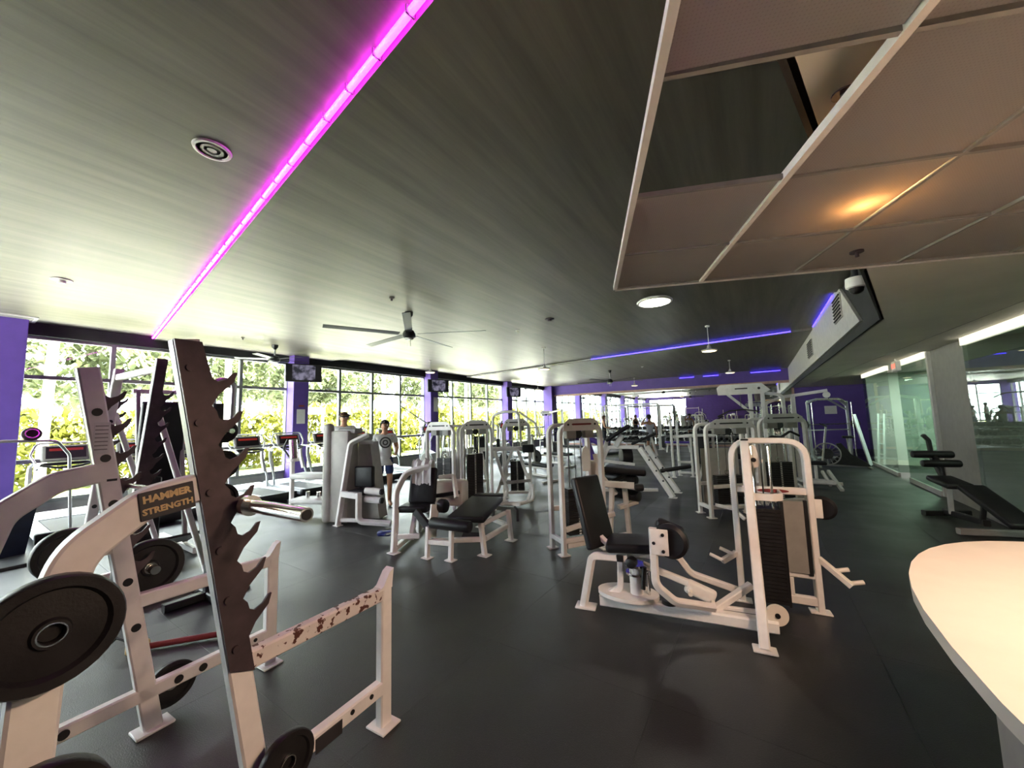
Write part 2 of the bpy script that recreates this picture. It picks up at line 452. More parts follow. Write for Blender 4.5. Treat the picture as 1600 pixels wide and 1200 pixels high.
struct('wall_far', G().box((-2.6, 22.0, 1.95), (18.6, 0.2, 3.9)), 'purple')
g = G(); g.box((-0.15, -4.3, 1.95), (13.9, 0.2, 4.1)); g.box((-11.6, -4.3, 1.95), (0.8, 0.2, 4.1)); g.box((-9.2, -4.3, 0.17), (4.2, 0.2, 0.36)); g.box((-9.2, -4.3, 3.76), (4.2, 0.2, 0.42))
struct('wall_back', g, 'purple')
struct('wall_right', G().box((6.6, 9.0, 1.95), (0.2, 26.6, 4.1)), 'partition_wall')
g = G(); g.box((XW-0.1, 8.9, 0.17), (0.22, 26.4, 0.36)); 
struct('wall_left', g, 'grey')
struct('trim_2', G().box((XW+0.02, 8.9, 3.70), (0.24, 26.4, 0.26)), 'blackpaint')
struct('wall_inner', G().box((4.75, 16.08, 1.40), (3.7, 0.12, 2.8)), 'partition_wall')
struct('wall_inner_near', G().box((4.75, 2.6, 1.40), (3.7, 0.12, 2.8)), 'partition_wall')

# windows
COLS = [-4.2, 0.59, 5.83, 11.30, 17.0, 21.75]
wi = 0
for k in range(len(COLS)-1):
    y0, y1 = COLS[k]+0.2, COLS[k+1]-0.2
    wi += 1
    root = bpy.data.objects.new('window_%d' % wi, None); COL.objects.link(root); root.location = (XW, 0, 0); root['kind'] = 'structure'
    n = 4
    for z, h in ((0.375, 0.07), (1.15, 0.075), (2.77, 0.075), (3.545, 0.07)):
        obj('rail', G().box((0, (y0+y1)/2, z), (0.11, y1-y0, h)), 'mullion', root)
    for i in range(n+1):
        y = y0+(y1-y0)*i/n
        obj('mullion', G().box((0.003, y, 1.96), (0.12, 0.075, 3.2)), 'mullion', root)
    for i in range(n):
        ya, yb = y0+(y1-y0)*i/n+0.035, y0+(y1-y0)*(i+1)/n-0.035
        for za, zb in ((0.41, 1.115), (1.185, 2.735), (2.805, 3.51)):
            obj('pane', G().box((-0.01, (ya+yb)/2, (za+zb)/2), (0.008, yb-ya, zb-za)), 'window_glass', root)
for k, y in enumerate(COLS[1:-1]):
    o = struct('wall_column_%d' % (k+1), G().box((XW+0.16, y, 1.91), (0.56, 0.44, 3.82), None, 0.01), 'purple')
struct('wall_corner', G().box((XW+0.3, 21.72, 1.91), (0.7, 0.4, 3.82)), 'purple')

# a window in the wall behind the camera, seen in the mirror
root = bpy.data.objects.new('window_6', None); COL.objects.link(root); root.location = (0, -4.3, 0); root['kind'] = 'structure'
for z in (0.375, 1.15, 2.77, 3.545): obj('rail', G().box((-9.2, 0, z), (4.0, 0.11, 0.07)), 'mullion', root)
for i in range(4):
    x = -11.2+4.0*i/3; obj('mullion', G().box((x, 0.003, 1.96), (0.075, 0.12, 3.2)), 'mullion', root)
for i in range(3):
    xa, xb = -11.2+4.0*i/3+0.035, -11.2+4.0*(i+1)/3-0.035
    for za, zb in ((0.41, 1.115), (1.185, 2.735), (2.805, 3.51)): obj('pane', G().box(((xa+xb)/2, -0.01, (za+zb)/2), (xb-xa, 0.008, zb-za)), 'window_glass', root)

# signs and paper on the columns
def flat_sign(name, label, c, s, mt='paper', cat='sign'):
    return tag(obj(name, G().box(c, s, None, 0.002), mt), label, cat)
flat_sign('notice_sheet', 'pale notice sheet on the purple column under the first television', (XW+0.452, 5.83, 1.95), (0.012, 0.24, 0.42))
flat_sign('notice_sheet', 'narrow dark sticker above the notice sheet on the purple column', (XW+0.452, 5.84, 2.26), (0.012, 0.16, 0.05), 'label_red')
flat_sign('notice_sheet', 'white sheet on the second purple window column behind the weight towers', (XW+0.452, 11.36, 2.4), (0.012, 0.26, 0.6))
flat_sign('framed_notice', 'small white framed notice on the dark purple far wall', (2.69, 21.89, 1.72), (0.42, 0.02, 0.36))

# mirror wall
mr_ = T('wall_mirror', 'large wall mirror in a salmon frame covering the far purple wall', 'mirror', (-4.8, 21.88, 0))
mat('mirror_frame', (0.48, 0.30, 0.24), 0.5)
x0, x1, zb, zt = -6.25, 6.15, 0.12, 3.06
n = 6
for i in range(n):
    a, b = x0+(x1-x0)*i/n, x0+(x1-x0)*(i+1)/n
    mr_.bx('mirror_panel', ((a+b)/2, 0, (zb+zt)/2), (b-a-0.006, 0.012, zt-zb), 'mirror')
mr_.bx('frame_rail', (0, -0.012, zt+0.06), (x1-x0+0.2, 0.035, 0.12), 'mirror_frame')
mr_.bx('frame_rail', (0, -0.012, zb-0.05), (x1-x0+0.2, 0.035, 0.10), 'mirror_frame')
for x in (x0-0.05, x1+0.05):
    mr_.bx('frame_stile', (x, -0.012, (zb+zt)/2), (0.10, 0.035, zt-zb), 'mirror_frame')

# low side: duct face with vents on the riser, dome camera
du = T('duct_face', 'pale grey duct face with two dark louvre vents below the black ceiling', 'duct', (1.31, 7.1, 2.95))
du.add('duct_panel', G().prism([(0.0, 0), (14.7, 0), (14.7, 0.86), (1.25, 0.86)], (0, 0, 0), (0, 1, 0), (0, 0, 1), 0.04), 'greylight')
def vent(y0, y1, z0, z1):
    v = du.bx('vent_frame', (-0.025, (y0+y1)/2, (z0+z1)/2), (0.03, y1-y0, z1-z0), 'columngrey')
    nl = 7
    for i in range(nl):
        du.bx('vent_slat', (-0.045, (y0+y1)/2, z0+0.03+(z1-z0-0.06)*i/(nl-1)), (0.03, y1-y0-0.06, 0.014), 'iron', rot(0, 30, 0), parent=v)
vent(1.05, 1.75, 0.30, 0.72); vent(5.2, 6.2, 0.20, 0.62)
dc = T('dome_camera', 'white dome security camera hanging by the end of the duct', 'camera', (0.96, 5.25, 2.96))
dc.add('housing', G().lathe([(0.085, 0.13), (0.09, 0.06), (0.086, 0.03), (0.07, 0.02)], (0, 0, 0), (0, 0, 1), 24), 'white')
dc.add('dome', G().lathe([(0.0, -0.045), (0.03, -0.04), (0.055, -0.02), (0.065, 0.022)], (0, 0, 0), (0, 0, 1), 24), 'iron')
dc.cy('mount', (0, 0, 0.12), (0, 0, 0.86), 0.03, 'blackpaint')

# glass partition on the right
def glass_panel(name, label, y0, y1, z1=2.68):
    t = T(name, label, 'glass panel', (XG, y0, 0))
    L = y1-y0
    t.bx('pane', (0, L/2, (0.10+z1)/2), (0.012, L, z1-0.10), 'partition_glass')
    t.bx('floor_rail', (0, L/2, 0.05), (0.05, L, 0.10), 'greylight')
    t.bx('head_rail', (0, L/2, z1+0.06), (0.06, L, 0.12), 'led_channel')
    return t
glass_panel('glass_partition', 'far frameless glass partition panel beside the purple wall', 13.28, 15.98)
g2 = glass_panel('glass_partition', 'middle glass partition panel left of the grey column', 10.62, 12.42)
glass_panel('glass_partition', 'near glass partition panel behind the black adjustable bench', 3.0, 8.98)
dt = T('glass_door', 'glass door swung inward between the far and middle partition panels', 'door', (XG, 13.25, 0), 0)
dt.bx('leaf', (0.55, 0.02, 1.36), (1.1, 0.012, 2.5), 'partition_glass')
dt.rd('handle', [(0.95, -0.03, 0.9), (0.95, -0.07, 0.9), (0.95, -0.07, 1.3), (0.95, -0.03, 1.3)], 0.012, 'alu')
struct('wall_column_5', G().box((3.32, 9.78, 1.4), (0.9, 1.5, 2.8), None, 0.01), 'columngrey')
struct('trim_3', G().box((2.9, 10.58, 1.40), (0.16, 0.10, 2.78)), 'greylight')
flat_sign('door_sign', 'small black sign on the pale wall seen through the glass doorway', (4.9, 16.0, 1.98), (0.22, 0.02, 0.14), 'label_dark')
struct('baseboard_right', G().box((4.75, 16.0, 0.07), (3.6, 0.03, 0.14)), 'cream')

ex = T('exit_sign', 'lit exit sign box above the middle glass panel', 'sign', (2.62, 11.6, 2.52))
ex.bx('case', (0, 0, 0.11), (0.08, 0.34, 0.22), 'paper', None, 0.01)
ex.bx('stem', (0, 0, 0.25), (0.03, 0.05, 0.06), 'white')
ex.bx('lit_face', (-0.042, 0, 0.11), (0.004, 0.30, 0.18), 'paper')
text(ex.o, 'EXIT', 0.14, (-0.046, 0, 0.11), (0, -1, 0), (0, 0, 1), 'exit_red')
ex_reflection = T('exit_sign', 'added red exit sign standing in for a reflection in the near glass panel', 'sign', (5.0, 13.2, 2.42))  # added sign behind the glass, imitates an exit sign reflected in the pane
ex_reflection.bx('case', (0, 0, 0.13), (0.46, 0.06, 0.26), 'columngrey', None, 0.01)
ex_reflection.bx('stem', (0, 0, 0.32), (0.03, 0.03, 0.12), 'white')
text(ex_reflection.o, 'EXIT', 0.22, (0, -0.032, 0.13), (1, 0, 0), (0, 0, 1), 'exit_red', bold=0.004)

def ceil_panel_light(loc, w, d, power, label, colr=(1, 0.97, 0.92)):
    t = T('ceiling_light', label, 'light', loc)
    t.bx('frame', (0, 0, -0.012), (w+0.06, d+0.06, 0.02), 'white')
    t.bx('diffuser', (0, 0, -0.024), (w, d, 0.008), 'lamp_white')
    ld = bpy.data.lights.new('light', 'AREA'); ld.shape = 'RECTANGLE'; ld.size = w; ld.size_y = d; ld.energy = power; ld.color = colr
    lo = bpy.data.objects.new('light', ld); COL.objects.link(lo); lo.parent = t.o; lo.location = (0, 0, -0.035)
    return t
ceil_panel_light((4.3, 14.2, HL), 0.55, 1.1, 300, 'bright ceiling light panel in the room behind the far glass', (0.93, 1.0, 0.93))
ceil_panel_light((4.6, 6.2, HL), 0.55, 1.1, 45, 'dim ceiling light panel in the room behind the near glass', (0.95, 1.0, 0.9))

# ------------------------------------------------------------------ suspended tile ceiling over the desk
a_ = -0.37976
A = V3((math.sin(a_), math.cos(a_), 0)); B = V3((math.cos(a_), -math.sin(a_), 0)); TS = 0.605
CZ = 2.665
c0 = V3((-0.845, 2.765, CZ))
cl = T('suspended_ceiling', 'dropped grid of perforated translucent tiles above the reception desk', 'ceiling', c0)
cl.o.rotation_euler = (0, 0, math.atan2(B.y, B.x))     # local x along B, local y along A
NR, NC = 7, 9
tile_me = mesh_of('ceiling_tile', G().box((0, 0, 0.006), (TS-0.03, TS-0.03, 0.006), None, 0.001), 'tile', False)
for i in range(NC):
    for j in range(NR):
        if (i, j) == (0, 2): continue
        o = obj('ceiling_tile', tile_me, None, cl.o); o.location = ((i+0.5)*TS, -(j+0.5)*TS, random.uniform(0, 0.006))
        o.rotation_euler = (random.uniform(-0.012, 0.012), random.uniform(-0.012, 0.012), 0)
for i in range(NC+1):
    cl.bx('grid_runner', (i*TS, -NR*TS/2, 0.008), (0.026 if i < 2 else 0.016, NR*TS, 0.034 if i < 2 else 0.02), 'white' if i < 2 else 'grey')
for j in range(NR+1):
    cl.bx('grid_cross', (NC*TS/2, -j*TS, 0.007), (NC*TS, 0.016, 0.02), 'grey')
for (i, j) in ((4, 0), (4, 4), (8, 0), (8, 4)):
    cl.cy('hanger_wire', (i*TS+0.02, -j*TS, 0.02), (i*TS+0.02, -j*TS, (HL if i else H)-CZ-0.001), 0.003, 'alu', 6)
cl.bx('grid_edge', (NC*TS/2, 0.012, 0.012), (NC*TS, 0.012, 0.05), 'white_dull')
def bulb(i, j, e, label):
    p = c0 + B*(i*TS) - A*(j*TS)
    t = T('puck_light', label, 'light', (p.x, p.y, HL))
    t.cy('base', (0, 0, 0), (0, 0, -0.02), 0.05, 'white')
    t.add('lens', G().lathe([(0, -0.045), (0.03, -0.04), (0.042, -0.02)], (0, 0, 0), (0, 0, 1), 18), 'lamp_warm')
    ld = bpy.data.lights.new('light', 'POINT'); ld.energy = e; ld.color = (1.0, 0.55, 0.22); ld.shadow_soft_size = 0.03
    lo = bpy.data.objects.new('light', ld); COL.objects.link(lo); lo.parent = t.o; lo.location = (0, 0, -0.06)
bulb(1.80, 1.45, 13, 'warm puck light above the bright orange ceiling tile')
bulb(3.62, 2.1, 13, 'warm puck light above the tiles at the right picture edge')
bulb(2.75, 3.3, 4.0, 'warm puck light above the tiles behind the missing one')
bulb(1.9, 4.6, 1.6, 'warm puck light above the tiles overhead')
bulb(4.6, 3.6, 2.0, 'warm puck light far right over the desk')
sp = T('sprinkler_head', 'small sprinkler head with round flange in the tile grid by the dome camera', 'sprinkler', tuple(c0+B*2.35*TS-A*0.45*TS))
sp.cy('flange', (0, 0, -0.004), (0, 0, 0.01), 0.035, 'darksteel'); sp.cy('nozzle', (0, 0, -0.03), (0, 0, 0), 0.010, 'darksteel')
sp = T('sprinkler_head', 'sprinkler head above the gap of the missing tile', 'sprinkler', (0.33, 1.66, HL))
sp.cy('flange', (0, 0, -0.006), (0, 0, 0.0), 0.035, 'darksteel'); sp.cy('nozzle', (0, 0, -0.05), (0, 0, 0), 0.010, 'darksteel')

# warm downlights over the desk, in the grid to the right of the camera
for (i, j, e, wd) in ((2.5, 4.0, 20, 'near end'), (2.5, 3.0, 20, 'middle'), (4.5, 3.5, 14, 'far right side')):
    p = c0 + B*(i*TS) - A*(j*TS)
    t = T('downlight', 'warm round downlight in the tile grid over the %s of the reception desk' % wd, 'light', (p.x, p.y, CZ), group='desk downlights')
    t.add('rim', G().lathe([(0.07, -0.006), (0.095, -0.006), (0.095, 0.004), (0.07, 0.004)], (0, 0, 0), (0, 0, 1), 24), 'white')
    t.cy('lens', (0, 0, -0.002), (0, 0, 0.003), 0.07, 'lamp_warm', 24)
    ld = bpy.data.lights.new('light', 'SPOT'); ld.energy = e*15.0; ld.color = (1.0, 0.69, 0.49); ld.spot_size = R(168); ld.spot_blend = 0.45; ld.shadow_soft_size = 0.07
    lo = bpy.data.objects.new('light', ld); COL.objects.link(lo); lo.parent = t.o; lo.location = (0, 0, -0.02)

# ------------------------------------------------------------------ ceiling things
def led(name, label, p0, p1, mt, rad=0.012, step=0.33):
    p0, p1 = V3(p0), V3(p1); L = (p1-p0).length; d = (p1-p0).normalized()
    t = T(name, label, 'led strip', p0)
    t.add('tube', G().cyl((0, 0, 0), d*L, rad, 10), mt)
    n = max(1, int(L/step))
    side = V3((0, 0, 1)).cross(d)
    cm = mesh_of('clip', G().box((0, 0, 0.004), (0.012, rad*2.6, rad*2.4), Matrix((d, side, V3((0, 0, 1)))).transposed(), 0.002), 'led_off')
    for i in range(1, n):
        o = obj('clip', cm, None, t.o); o.location = d*(L*i/n)
    return t
def on_line(a, b, x, off=0):
    s = (x-a[0])/(b[0]-a[0]); return a[1]+(b[1]-a[1])*s+off
led('led_strip', 'glowing magenta light strip running diagonally across the near ceiling', (-11.5, on_line(LA, LB, -11.5, -0.03), H-0.035), (0.3, on_line(LA, LB, 0.3, -0.03), H-0.035), 'led_pink', 0.02)
led('led_strip', 'long glowing blue light strip across the black ceiling', (-4.93, on_line(CA, CB, -4.93, -0.03), H-0.04), (0.85, on_line(CA, CB, 0.85, -0.03), H-0.04), 'led_blue', 0.016, 0.6)
led('conduit', 'unlit grey strip continuing the blue light toward the windows', (-11.5, on_line(CA, CB, -11.5, -0.03), H-0.04), (-4.95, on_line(CA, CB, -4.95, -0.03), H-0.04), 'led_off', 0.014, 1.0)
for (xa, xb, w) in ((-3.45, -2.75, 'left'), (-2.3, -1.6, 'second'), (-0.2, 1.0, 'third')):
    led('led_strip', 'short blue light strip above the mirror, %s of the broken row' % w, (xa, 21.884, H-0.16), (xb, 21.884, H-0.16), 'led_blue', 0.018, 0.6)
led('led_strip', 'blue light strip running along the top of the duct face', (1.27, 8.75, H-0.05), (1.27, 11.7, H-0.05), 'led_blue', 0.014, 0.6)

def sprinkler(x, y, z, label, r=0.04, mt='darksteel'):
    t = T('ceiling_sprinkler', label, 'sprinkler', (x, y, z))
    t.cy('flange', (0, 0, -0.012), (0, 0, 0), r, mt); t.cy('nozzle', (0, 0, -0.05), (0, 0, -0.012), r*0.4, mt)
sprinkler(-4.93, 3.98, H-0.07, 'dark sprinkler head on the ceiling behind the big fan')
sprinkler(-9.84, 3.74, H-0.07, 'small dark sprinkler head near the windows')
sprinkler(-4.54, 7.25, H-0.07, 'pale sprinkler head right of the big fan', 0.05, 'white')
sprinkler(-3.49, 6.82, H-0.07, 'round dark sensor on the ceiling before the round lamp', 0.09)
sprinkler(-3.95, 16.05, H-0.07, 'tiny white sensor beyond the blue light strip', 0.06, 'white')
sprinkler(-8.02, 0.82, H, 'flat round cover plate on the ceiling at far left', 0.11, 'greylight')
sd = T('round_vent', 'round white ceiling speaker grille left of the magenta strip', 'speaker', (-3.35, 1.02, H))
sd.add('rim', G().lathe([(0.095, -0.004), (0.10, -0.016), (0.118, -0.014), (0.124, 0)], (0, 0, 0), (0, 0, 1), 32), 'white')
sd.add('grille', G().lathe([(0.0, -0.010), (0.03, -0.010), (0.032, -0.006), (0.05, -0.006), (0.052, -0.010), (0.07, -0.010), (0.072, -0.006), (0.096, -0.006)], (0, 0, 0), (0, 0, 1), 32), 'greylight')
gr = T('air_grille', 'long air grille in the ceiling above the leftmost purple column', 'vent', (-11.3, -0.2, H))
gr.bx('frame', (0, 0, -0.01), (0.6, 2.2, 0.02), 'greylight')
for i in range(5): gr.bx('slat', (-0.2+i*0.1, 0, -0.024), (0.05, 2.1, 0.008), 'grey')

def fan(x, y, z, zc, rz, label, rad=1.1, blades=4):
    t = T('ceiling_fan', label, 'ceiling fan', (x, y, z), rz)
    d = zc-z
    t.add('canopy', G().lathe([(0.075, 0), (0.07, -0.06), (0.025, -0.12)], (0, 0, 0), (0, 0, 1), 20), 'black')
    t.cy('downrod', (0, 0, -0.1), (0, 0, d+0.04), 0.016, 'white_dull')
    t.add('motor', G().lathe([(0.02, 0.12), (0.09, 0.09), (0.12, 0.03), (0.12, -0.02), (0.08, -0.05), (0.0, -0.055)], (0, 0, d), (0, 0, 1), 24), 'black')
    t.add('cap', G().lathe([(0.0, -0.075), (0.07, -0.07), (0.085, -0.05)], (0, 0, d), (0, 0, 1), 24), 'white')
    for k in range(2): t.cy('pull_chain', (0.03-0.06*k, 0, d-0.07), (0.03-0.06*k, 0, d-0.2), 0.004, 'white_dull', 6)
    for k in range(blades):
        a = 2*math.pi*k/blades; ca, sa = math.cos(a), math.sin(a)
        M = Matrix.Translation((0, 0, d+0.03)) @ Matrix.Rotation(a, 4, 'Z') @ Matrix.Rotation(R(11), 4, 'X')
        g = G(); g.add(*G_box((rad*0.55+0.08, 0, 0), (rad*0.95, 0.13, 0.008)), M=M)
        t.add('blade', g, 'black')
    return t
def G_box(c, s):
    vs, fs = rbox_data(s, 0.002, 1); return [V3(v)+V3(c) for v in vs], fs
fan(-5.34, 4.71, H-0.07, 3.30, 29, 'large black ceiling fan with long blades nearest the camera', 1.33, 5)
fan(-5.43, 16.3, H-0.07, 3.24, 40, 'black ceiling fan in front of the purple mirror wall', 1.4, 5)
fan(-10.19, 4.59, H-0.07, 3.36, 20, 'dark ceiling fan close to the windows beside the first television', 0.75, 5)

def pendant(x, y, z, zl, label, mt='lamp_warm', e=25, r=0.17):
    t = T('pendant_lamp', label, 'pendant lamp', (x, y, z)); d = zl-z
    t.cy('ceiling_cup', (0, 0, -0.03), (0, 0, 0), 0.05, 'white')
    t.cy('rod', (0, 0, d+0.08), (0, 0, -0.03), 0.010, 'white_dull', 8)
    t.add('housing', G().lathe([(0.03, 0.14), (0.05, 0.06), (r, 0.03), (r, 0.0), (r-0.02, -0.005)], (0, 0, d), (0, 0, 1), 24), 'greylight')
    t.cy('lens', (0, 0, d-0.008), (0, 0, d+0.004), r-0.02, mt, 24)
    ld = bpy.data.lights.new('light', 'SPOT'); ld.energy = e; ld.color = (1.0, 0.86, 0.62); ld.spot_size = R(150); ld.spot_blend = 0.8; ld.shadow_soft_size = 0.12
    lo = bpy.data.objects.new('light', ld); COL.objects.link(lo); lo.parent = t.o; lo.location = (0, 0, d-0.02)
pendant(-5.27, 9.85, H, 3.16, 'lit pendant lamp hanging left of the long blue strip')
pendant(-0.89, 10.07, H, 3.20, 'pendant lamp hanging in front of the long blue strip')
pendant(-0.82, 16.73, H-0.07, 3.25, 'pendant lamp hanging just behind the long blue strip at right')
pendant(-9.43, 9.26, H, 3.39, 'pendant lamp close to the second window column')
pendant(-5.53, 20.6, H-0.07, 3.32, 'pendant lamp right before the mirror wall')
pendant(-10.3, 18.4, H-0.07, 3.30, 'pendant lamp in the far corner by the windows')
rl = T('round_ceiling_lamp', 'bright white round lamp on the black ceiling below the tile grid', 'light', (-1.39, 6.78, H-0.07))
rl.add('housing', G().lathe([(0.10, 0), (0.26, -0.03), (0.30, -0.06), (0.29, -0.085)], (0, 0, 0), (0, 0, 1), 32), 'white')
rl.add('lens', G().lathe([(0, -0.10), (0.20, -0.095), (0.285, -0.08)], (0, 0, 0), (0, 0, 1), 32), 'lamp_white')
ld = bpy.data.lights.new('light', 'SPOT'); ld.energy = 90; ld.color = (1.0, 0.95, 0.85); ld.spot_size = R(155); ld.spot_blend = 0.8; ld.shadow_soft_size = 0.25
lo = bpy.data.objects.new('light', ld); COL.objects.link(lo); lo.parent = rl.o; lo.location = (0, 0, -0.12)

def tv(x, y, z, w, h, rz, label):
    t = T('television', label, 'television', (x, y, z), rz)        # screen faces local -Y
    t.bx('case', (0, 0.03, 0), (w, 0.06, h), 'black', None, 0.01)
    t.bx('bezel', (0, -0.004, 0), (w-0.02, 0.012, h-0.02), 'black', None, 0.003)
    t.bx('screen', (0, -0.012, 0.01), (w-0.36*w, 0.006, h-0.08), 'tvpic')
    t.bx('bracket', (0, 0.16, 0), (0.12, 0.22, 0.12), 'darksteel')
    t.bx('wall_plate', (0, 0.27, 0), (0.2, 0.02, 0.3), 'darksteel')
tv(-10.93, 5.72, 3.2, 0.92, 0.52, 68, 'black wall television showing a picture on the first purple column')
tv(-10.93, 11.2, 3.15, 0.92, 0.52, 68, 'wall television on the second purple column')
tv(-10.93, 16.9, 3.15, 0.92, 0.52, 68, 'wall television on the third purple column')

# ------------------------------------------------------------------ outdoors
gd = tag(obj('pavement', G().box((-42, 9, -0.25), (60, 120, 0.1)).box((8, -27.5, -0.25), (40, 46, 0.1)), 'ground_out'), 'pale sunlit pavement outside the windows', 'pavement', kind='structure')
tag(obj('lawn_strip', G().box((-18.5, 9, -0.17), (3.6, 70, 0.08)), 'grass_out'), 'strip of lawn under the hedge outside', 'lawn')
def leaves(n, rx, ry, rz, size, seed):
    rnd = random.Random(seed); g = G()
    for i in range(n):
        while True:
            p = V3((rnd.uniform(-1, 1), rnd.uniform(-1, 1), rnd.uniform(-1, 1)))
            if 0.25 < p.length < 1: break
        p = p.normalized()*(p.length**0.45)
        p = p*(1+0.16*math.sin(p.x*7+seed)+0.14*math.sin(p.y*6+p.z*5))
        c = V3((p.x*rx, p.y*ry, p.z*rz))
        q = Matrix.Rotation(rnd.uniform(0, 6.28), 3, 'Z') @ Matrix.Rotation(rnd.uniform(-1.3, 1.3), 3, 'X')
        s = size*rnd.uniform(0.6, 1.4)
        g.add([c+q @ V3((-s*0.45, 0, 0)), c+q @ V3((0, -s*0.9, 0.1*s)), c+q @ V3((s*0.45, 0, 0)), c+q @ V3((0, s*0.9, 0.1*s))], [[0, 1, 2, 3]])
    return g
bush_me = [mesh_of('foliage', leaves(2600, 1.5, 1.7, 1.35, 0.16, s), 'leaf', False) for s in (3, 5)]
stem_me = mesh_of('stem', G().cyl((0, 0, 0), (0, 0, 1.4), 0.06, 8, 0.03), 'bark')
k = 0
for y in [-6+2.35*i for i in range(22)]:
    o = T('hedge_shrub', 'dense yellow-green shrub of the hedge outside the windows', 'shrub', (-19.4+random.uniform(-0.5, 0.5), y, -0.14), random.uniform(0, 360), 'hedge outside')
    f = obj('foliage', bush_me[k % 2], None, o.o); f.location = (0, 0, 1.3); obj('stem', stem_me, None, o.o); k += 1
    f.scale = (1, 1, random.uniform(0.85, 1.25))
tree_me = [mesh_of('crown', leaves(3600, 2.5, 2.5, 2.0, 0.24, s), 'leaf_pale', False) for s in (11, 12)]
trunk_me = mesh_of('trunk', G().rd([(0, 0, 0), (0.05, 0.02, 1.5), (0, 0.06, 3.2), (0.06, 0, 5.2)], 0.13), 'bark')
for i, (x, y, s) in enumerate(((-24, 3.5, 1.0), (-26, 8.5, 1.1), (-23, 12.5, 0.9), (-27, 18, 1.15), (-25, 24, 1.0), (-24, 30, 1.0), (-28, 37, 1.2), (-33, 46, 1.3), (-26, -1, 1.0), (-30, 13, 1.2))):
    o = T('tree', 'pale green tree standing behind the hedge outside', 'tree', (x, y, -0.2), i*47, 'trees outside')
    o.o.scale = (s, s, s)
    f = obj('crown', tree_me[i % 2], None, o.o); f.location = (0, 0, 5.0); obj('trunk', trunk_me, None, o.o)
# palms with pale trunks
fr = G()
rnd = random.Random(4)
for a in range(11):
    an = 2*math.pi*a/11; L = 2.1
    pts = [V3((math.cos(an)*L*s, math.sin(an)*L*s, 0.7*math.sin(s*2.6)-0.75*s*s)) for s in [i/9 for i in range(10)]]
    for i in range(1, 9):
        d = (pts[i+1]-pts[i]).normalized(); sd_ = d.cross(V3((0, 0, 1))).normalized()
        for sg in (-1, 1):
            w = 0.42*(1-abs(i-4)/7)
            tip = pts[i]+sd_*sg*w+d*0.25-V3((0, 0, 0.18))
            fr.add([pts[i], pts[i]+d*0.13, tip], [[0, 1, 2]])
frond_me = mesh_of('fronds', fr, 'leaf_pale', False)
palm_tr = mesh_of('trunk', G().rd([(0, 0, 0), (0.03, 0, 2), (0.0, 0.05, 5.0)], 0.11), 'bark')
for i, (x, y, z) in enumerate(((-16.5, 1.6, 4.6), (-17.0, 6.0, 5.2), (-16.2, 8.2, 4.5), (-17.2, 13.4, 5.0), (-16.5, 19.5, 4.8))):
    o = T('palm_tree', 'slender palm tree with a pale trunk outside the windows', 'palm', (x, y, -0.2), i*61, 'palms outside')
    f = obj('fronds', frond_me, None, o.o); f.location = (0, 0.05, 4.95); obj('trunk', palm_tr, None, o.o); o.o.scale = (1, 1, z/5)
pg = T('street_sign', 'white rectangular sign frame on a post outside the second window bay', 'sign', (-17.6, 9.4, -0.2))
for y in (-0.75, 0.75): pg.bx('post', (0, y, 1.3), (0.08, 0.08, 2.6), 'fence_out')
pg.bx('board', (0, 0, 2.55), (0.06, 1.7, 0.3), 'fence_out')

# ------------------------------------------------------------------ reception counter
ct = T('reception_counter', 'cream reception counter with a rounded end at the right picture edge', 'counter', (1.25, 1.55, 0))
pts = []
for i in range(48):
    t_ = 2*math.pi*i/48; c_, s_ = math.cos(t_), math.sin(t_)
    pts.append((0.86*math.copysign(abs(c_)**0.86, c_), 1.35*math.copysign(abs(s_)**0.86, s_)))
ct.add('countertop', G().prism(pts, (0, 0, 1.03), (1, 0, 0), (0, 1, 0), 0.045), 'counter')
ct.add('body', G().prism([(x*0.80, y*0.86) for x, y in pts], (0, 0, 0.505), (1, 0, 0), (0, 1, 0), 1.0), 'columngrey')

# ------------------------------------------------------------------ gym machines: shared pieces
class W(T):
    """a thing whose parts are given in world coordinates"""
    def __init__(self, name, label, cat, loc, group=None):
        super().__init__(name, label, cat, loc, 0, group); self.off = V3(loc)
    def add(self, name, g, mt='white', parent=None, label=None, smooth=True):
        if isinstance(g, G): g.v = [(v[0]-self.off.x, v[1]-self.off.y, v[2]-self.off.z) for v in g.v]
        return super().add(name, g, mt, parent, label, smooth)
    def foot(self, c, s=0.13, mt='white', parent=None):
        return self.bx('foot_plate', (c[0], c[1], 0.006), (s, s*0.8, 0.012), mt, None, 0.003, 1, parent)

def weights(t, x, y, w, d, z0, n, ztop, rz=0, strip=True, shield=False):
    """weight stack with guide rods; faces local -Y turned by rz"""
    rm = rot(0, 0, rz); c = V3((x, y, 0))
    g = G(); th = 0.027
    for i in range(n): g.box(c+V3((0, 0, z0+th/2+i*0.031)), (w, d, th), rm)
    t.add('weight_stack', g, 'iron')
    zt = z0+n*0.031
    for s in (-1, 1):
        p = c+rm @ V3((s*w*0.3, 0, 0))
        t.cy('guide_rod', p+V3((0, 0, zt)), p+V3((0, 0, ztop)), 0.011, 'chrome', 8)
    t.cy('cable', c+V3((0, 0, zt)), c+V3((0, 0, ztop)), 0.004, 'black', 6)
    if strip:
        g = G()
        for i in range(n): g.box(c+rm @ V3((0, -d/2-0.003, 0))+V3((0, 0, z0+th/2+i*0.031)), (0.03, 0.004, 0.016), rm)
        t.add('weight_numbers', g, 'paper')
    t.add('lift_ring', G().lathe([(0.03, -0.006), (0.04, -0.006), (0.04, 0.006), (0.03, 0.006), (0.03, -0.006)], c+V3((0, 0, zt+0.045)), rm @ V3((0, 1, 0)), 16), 'chrome')

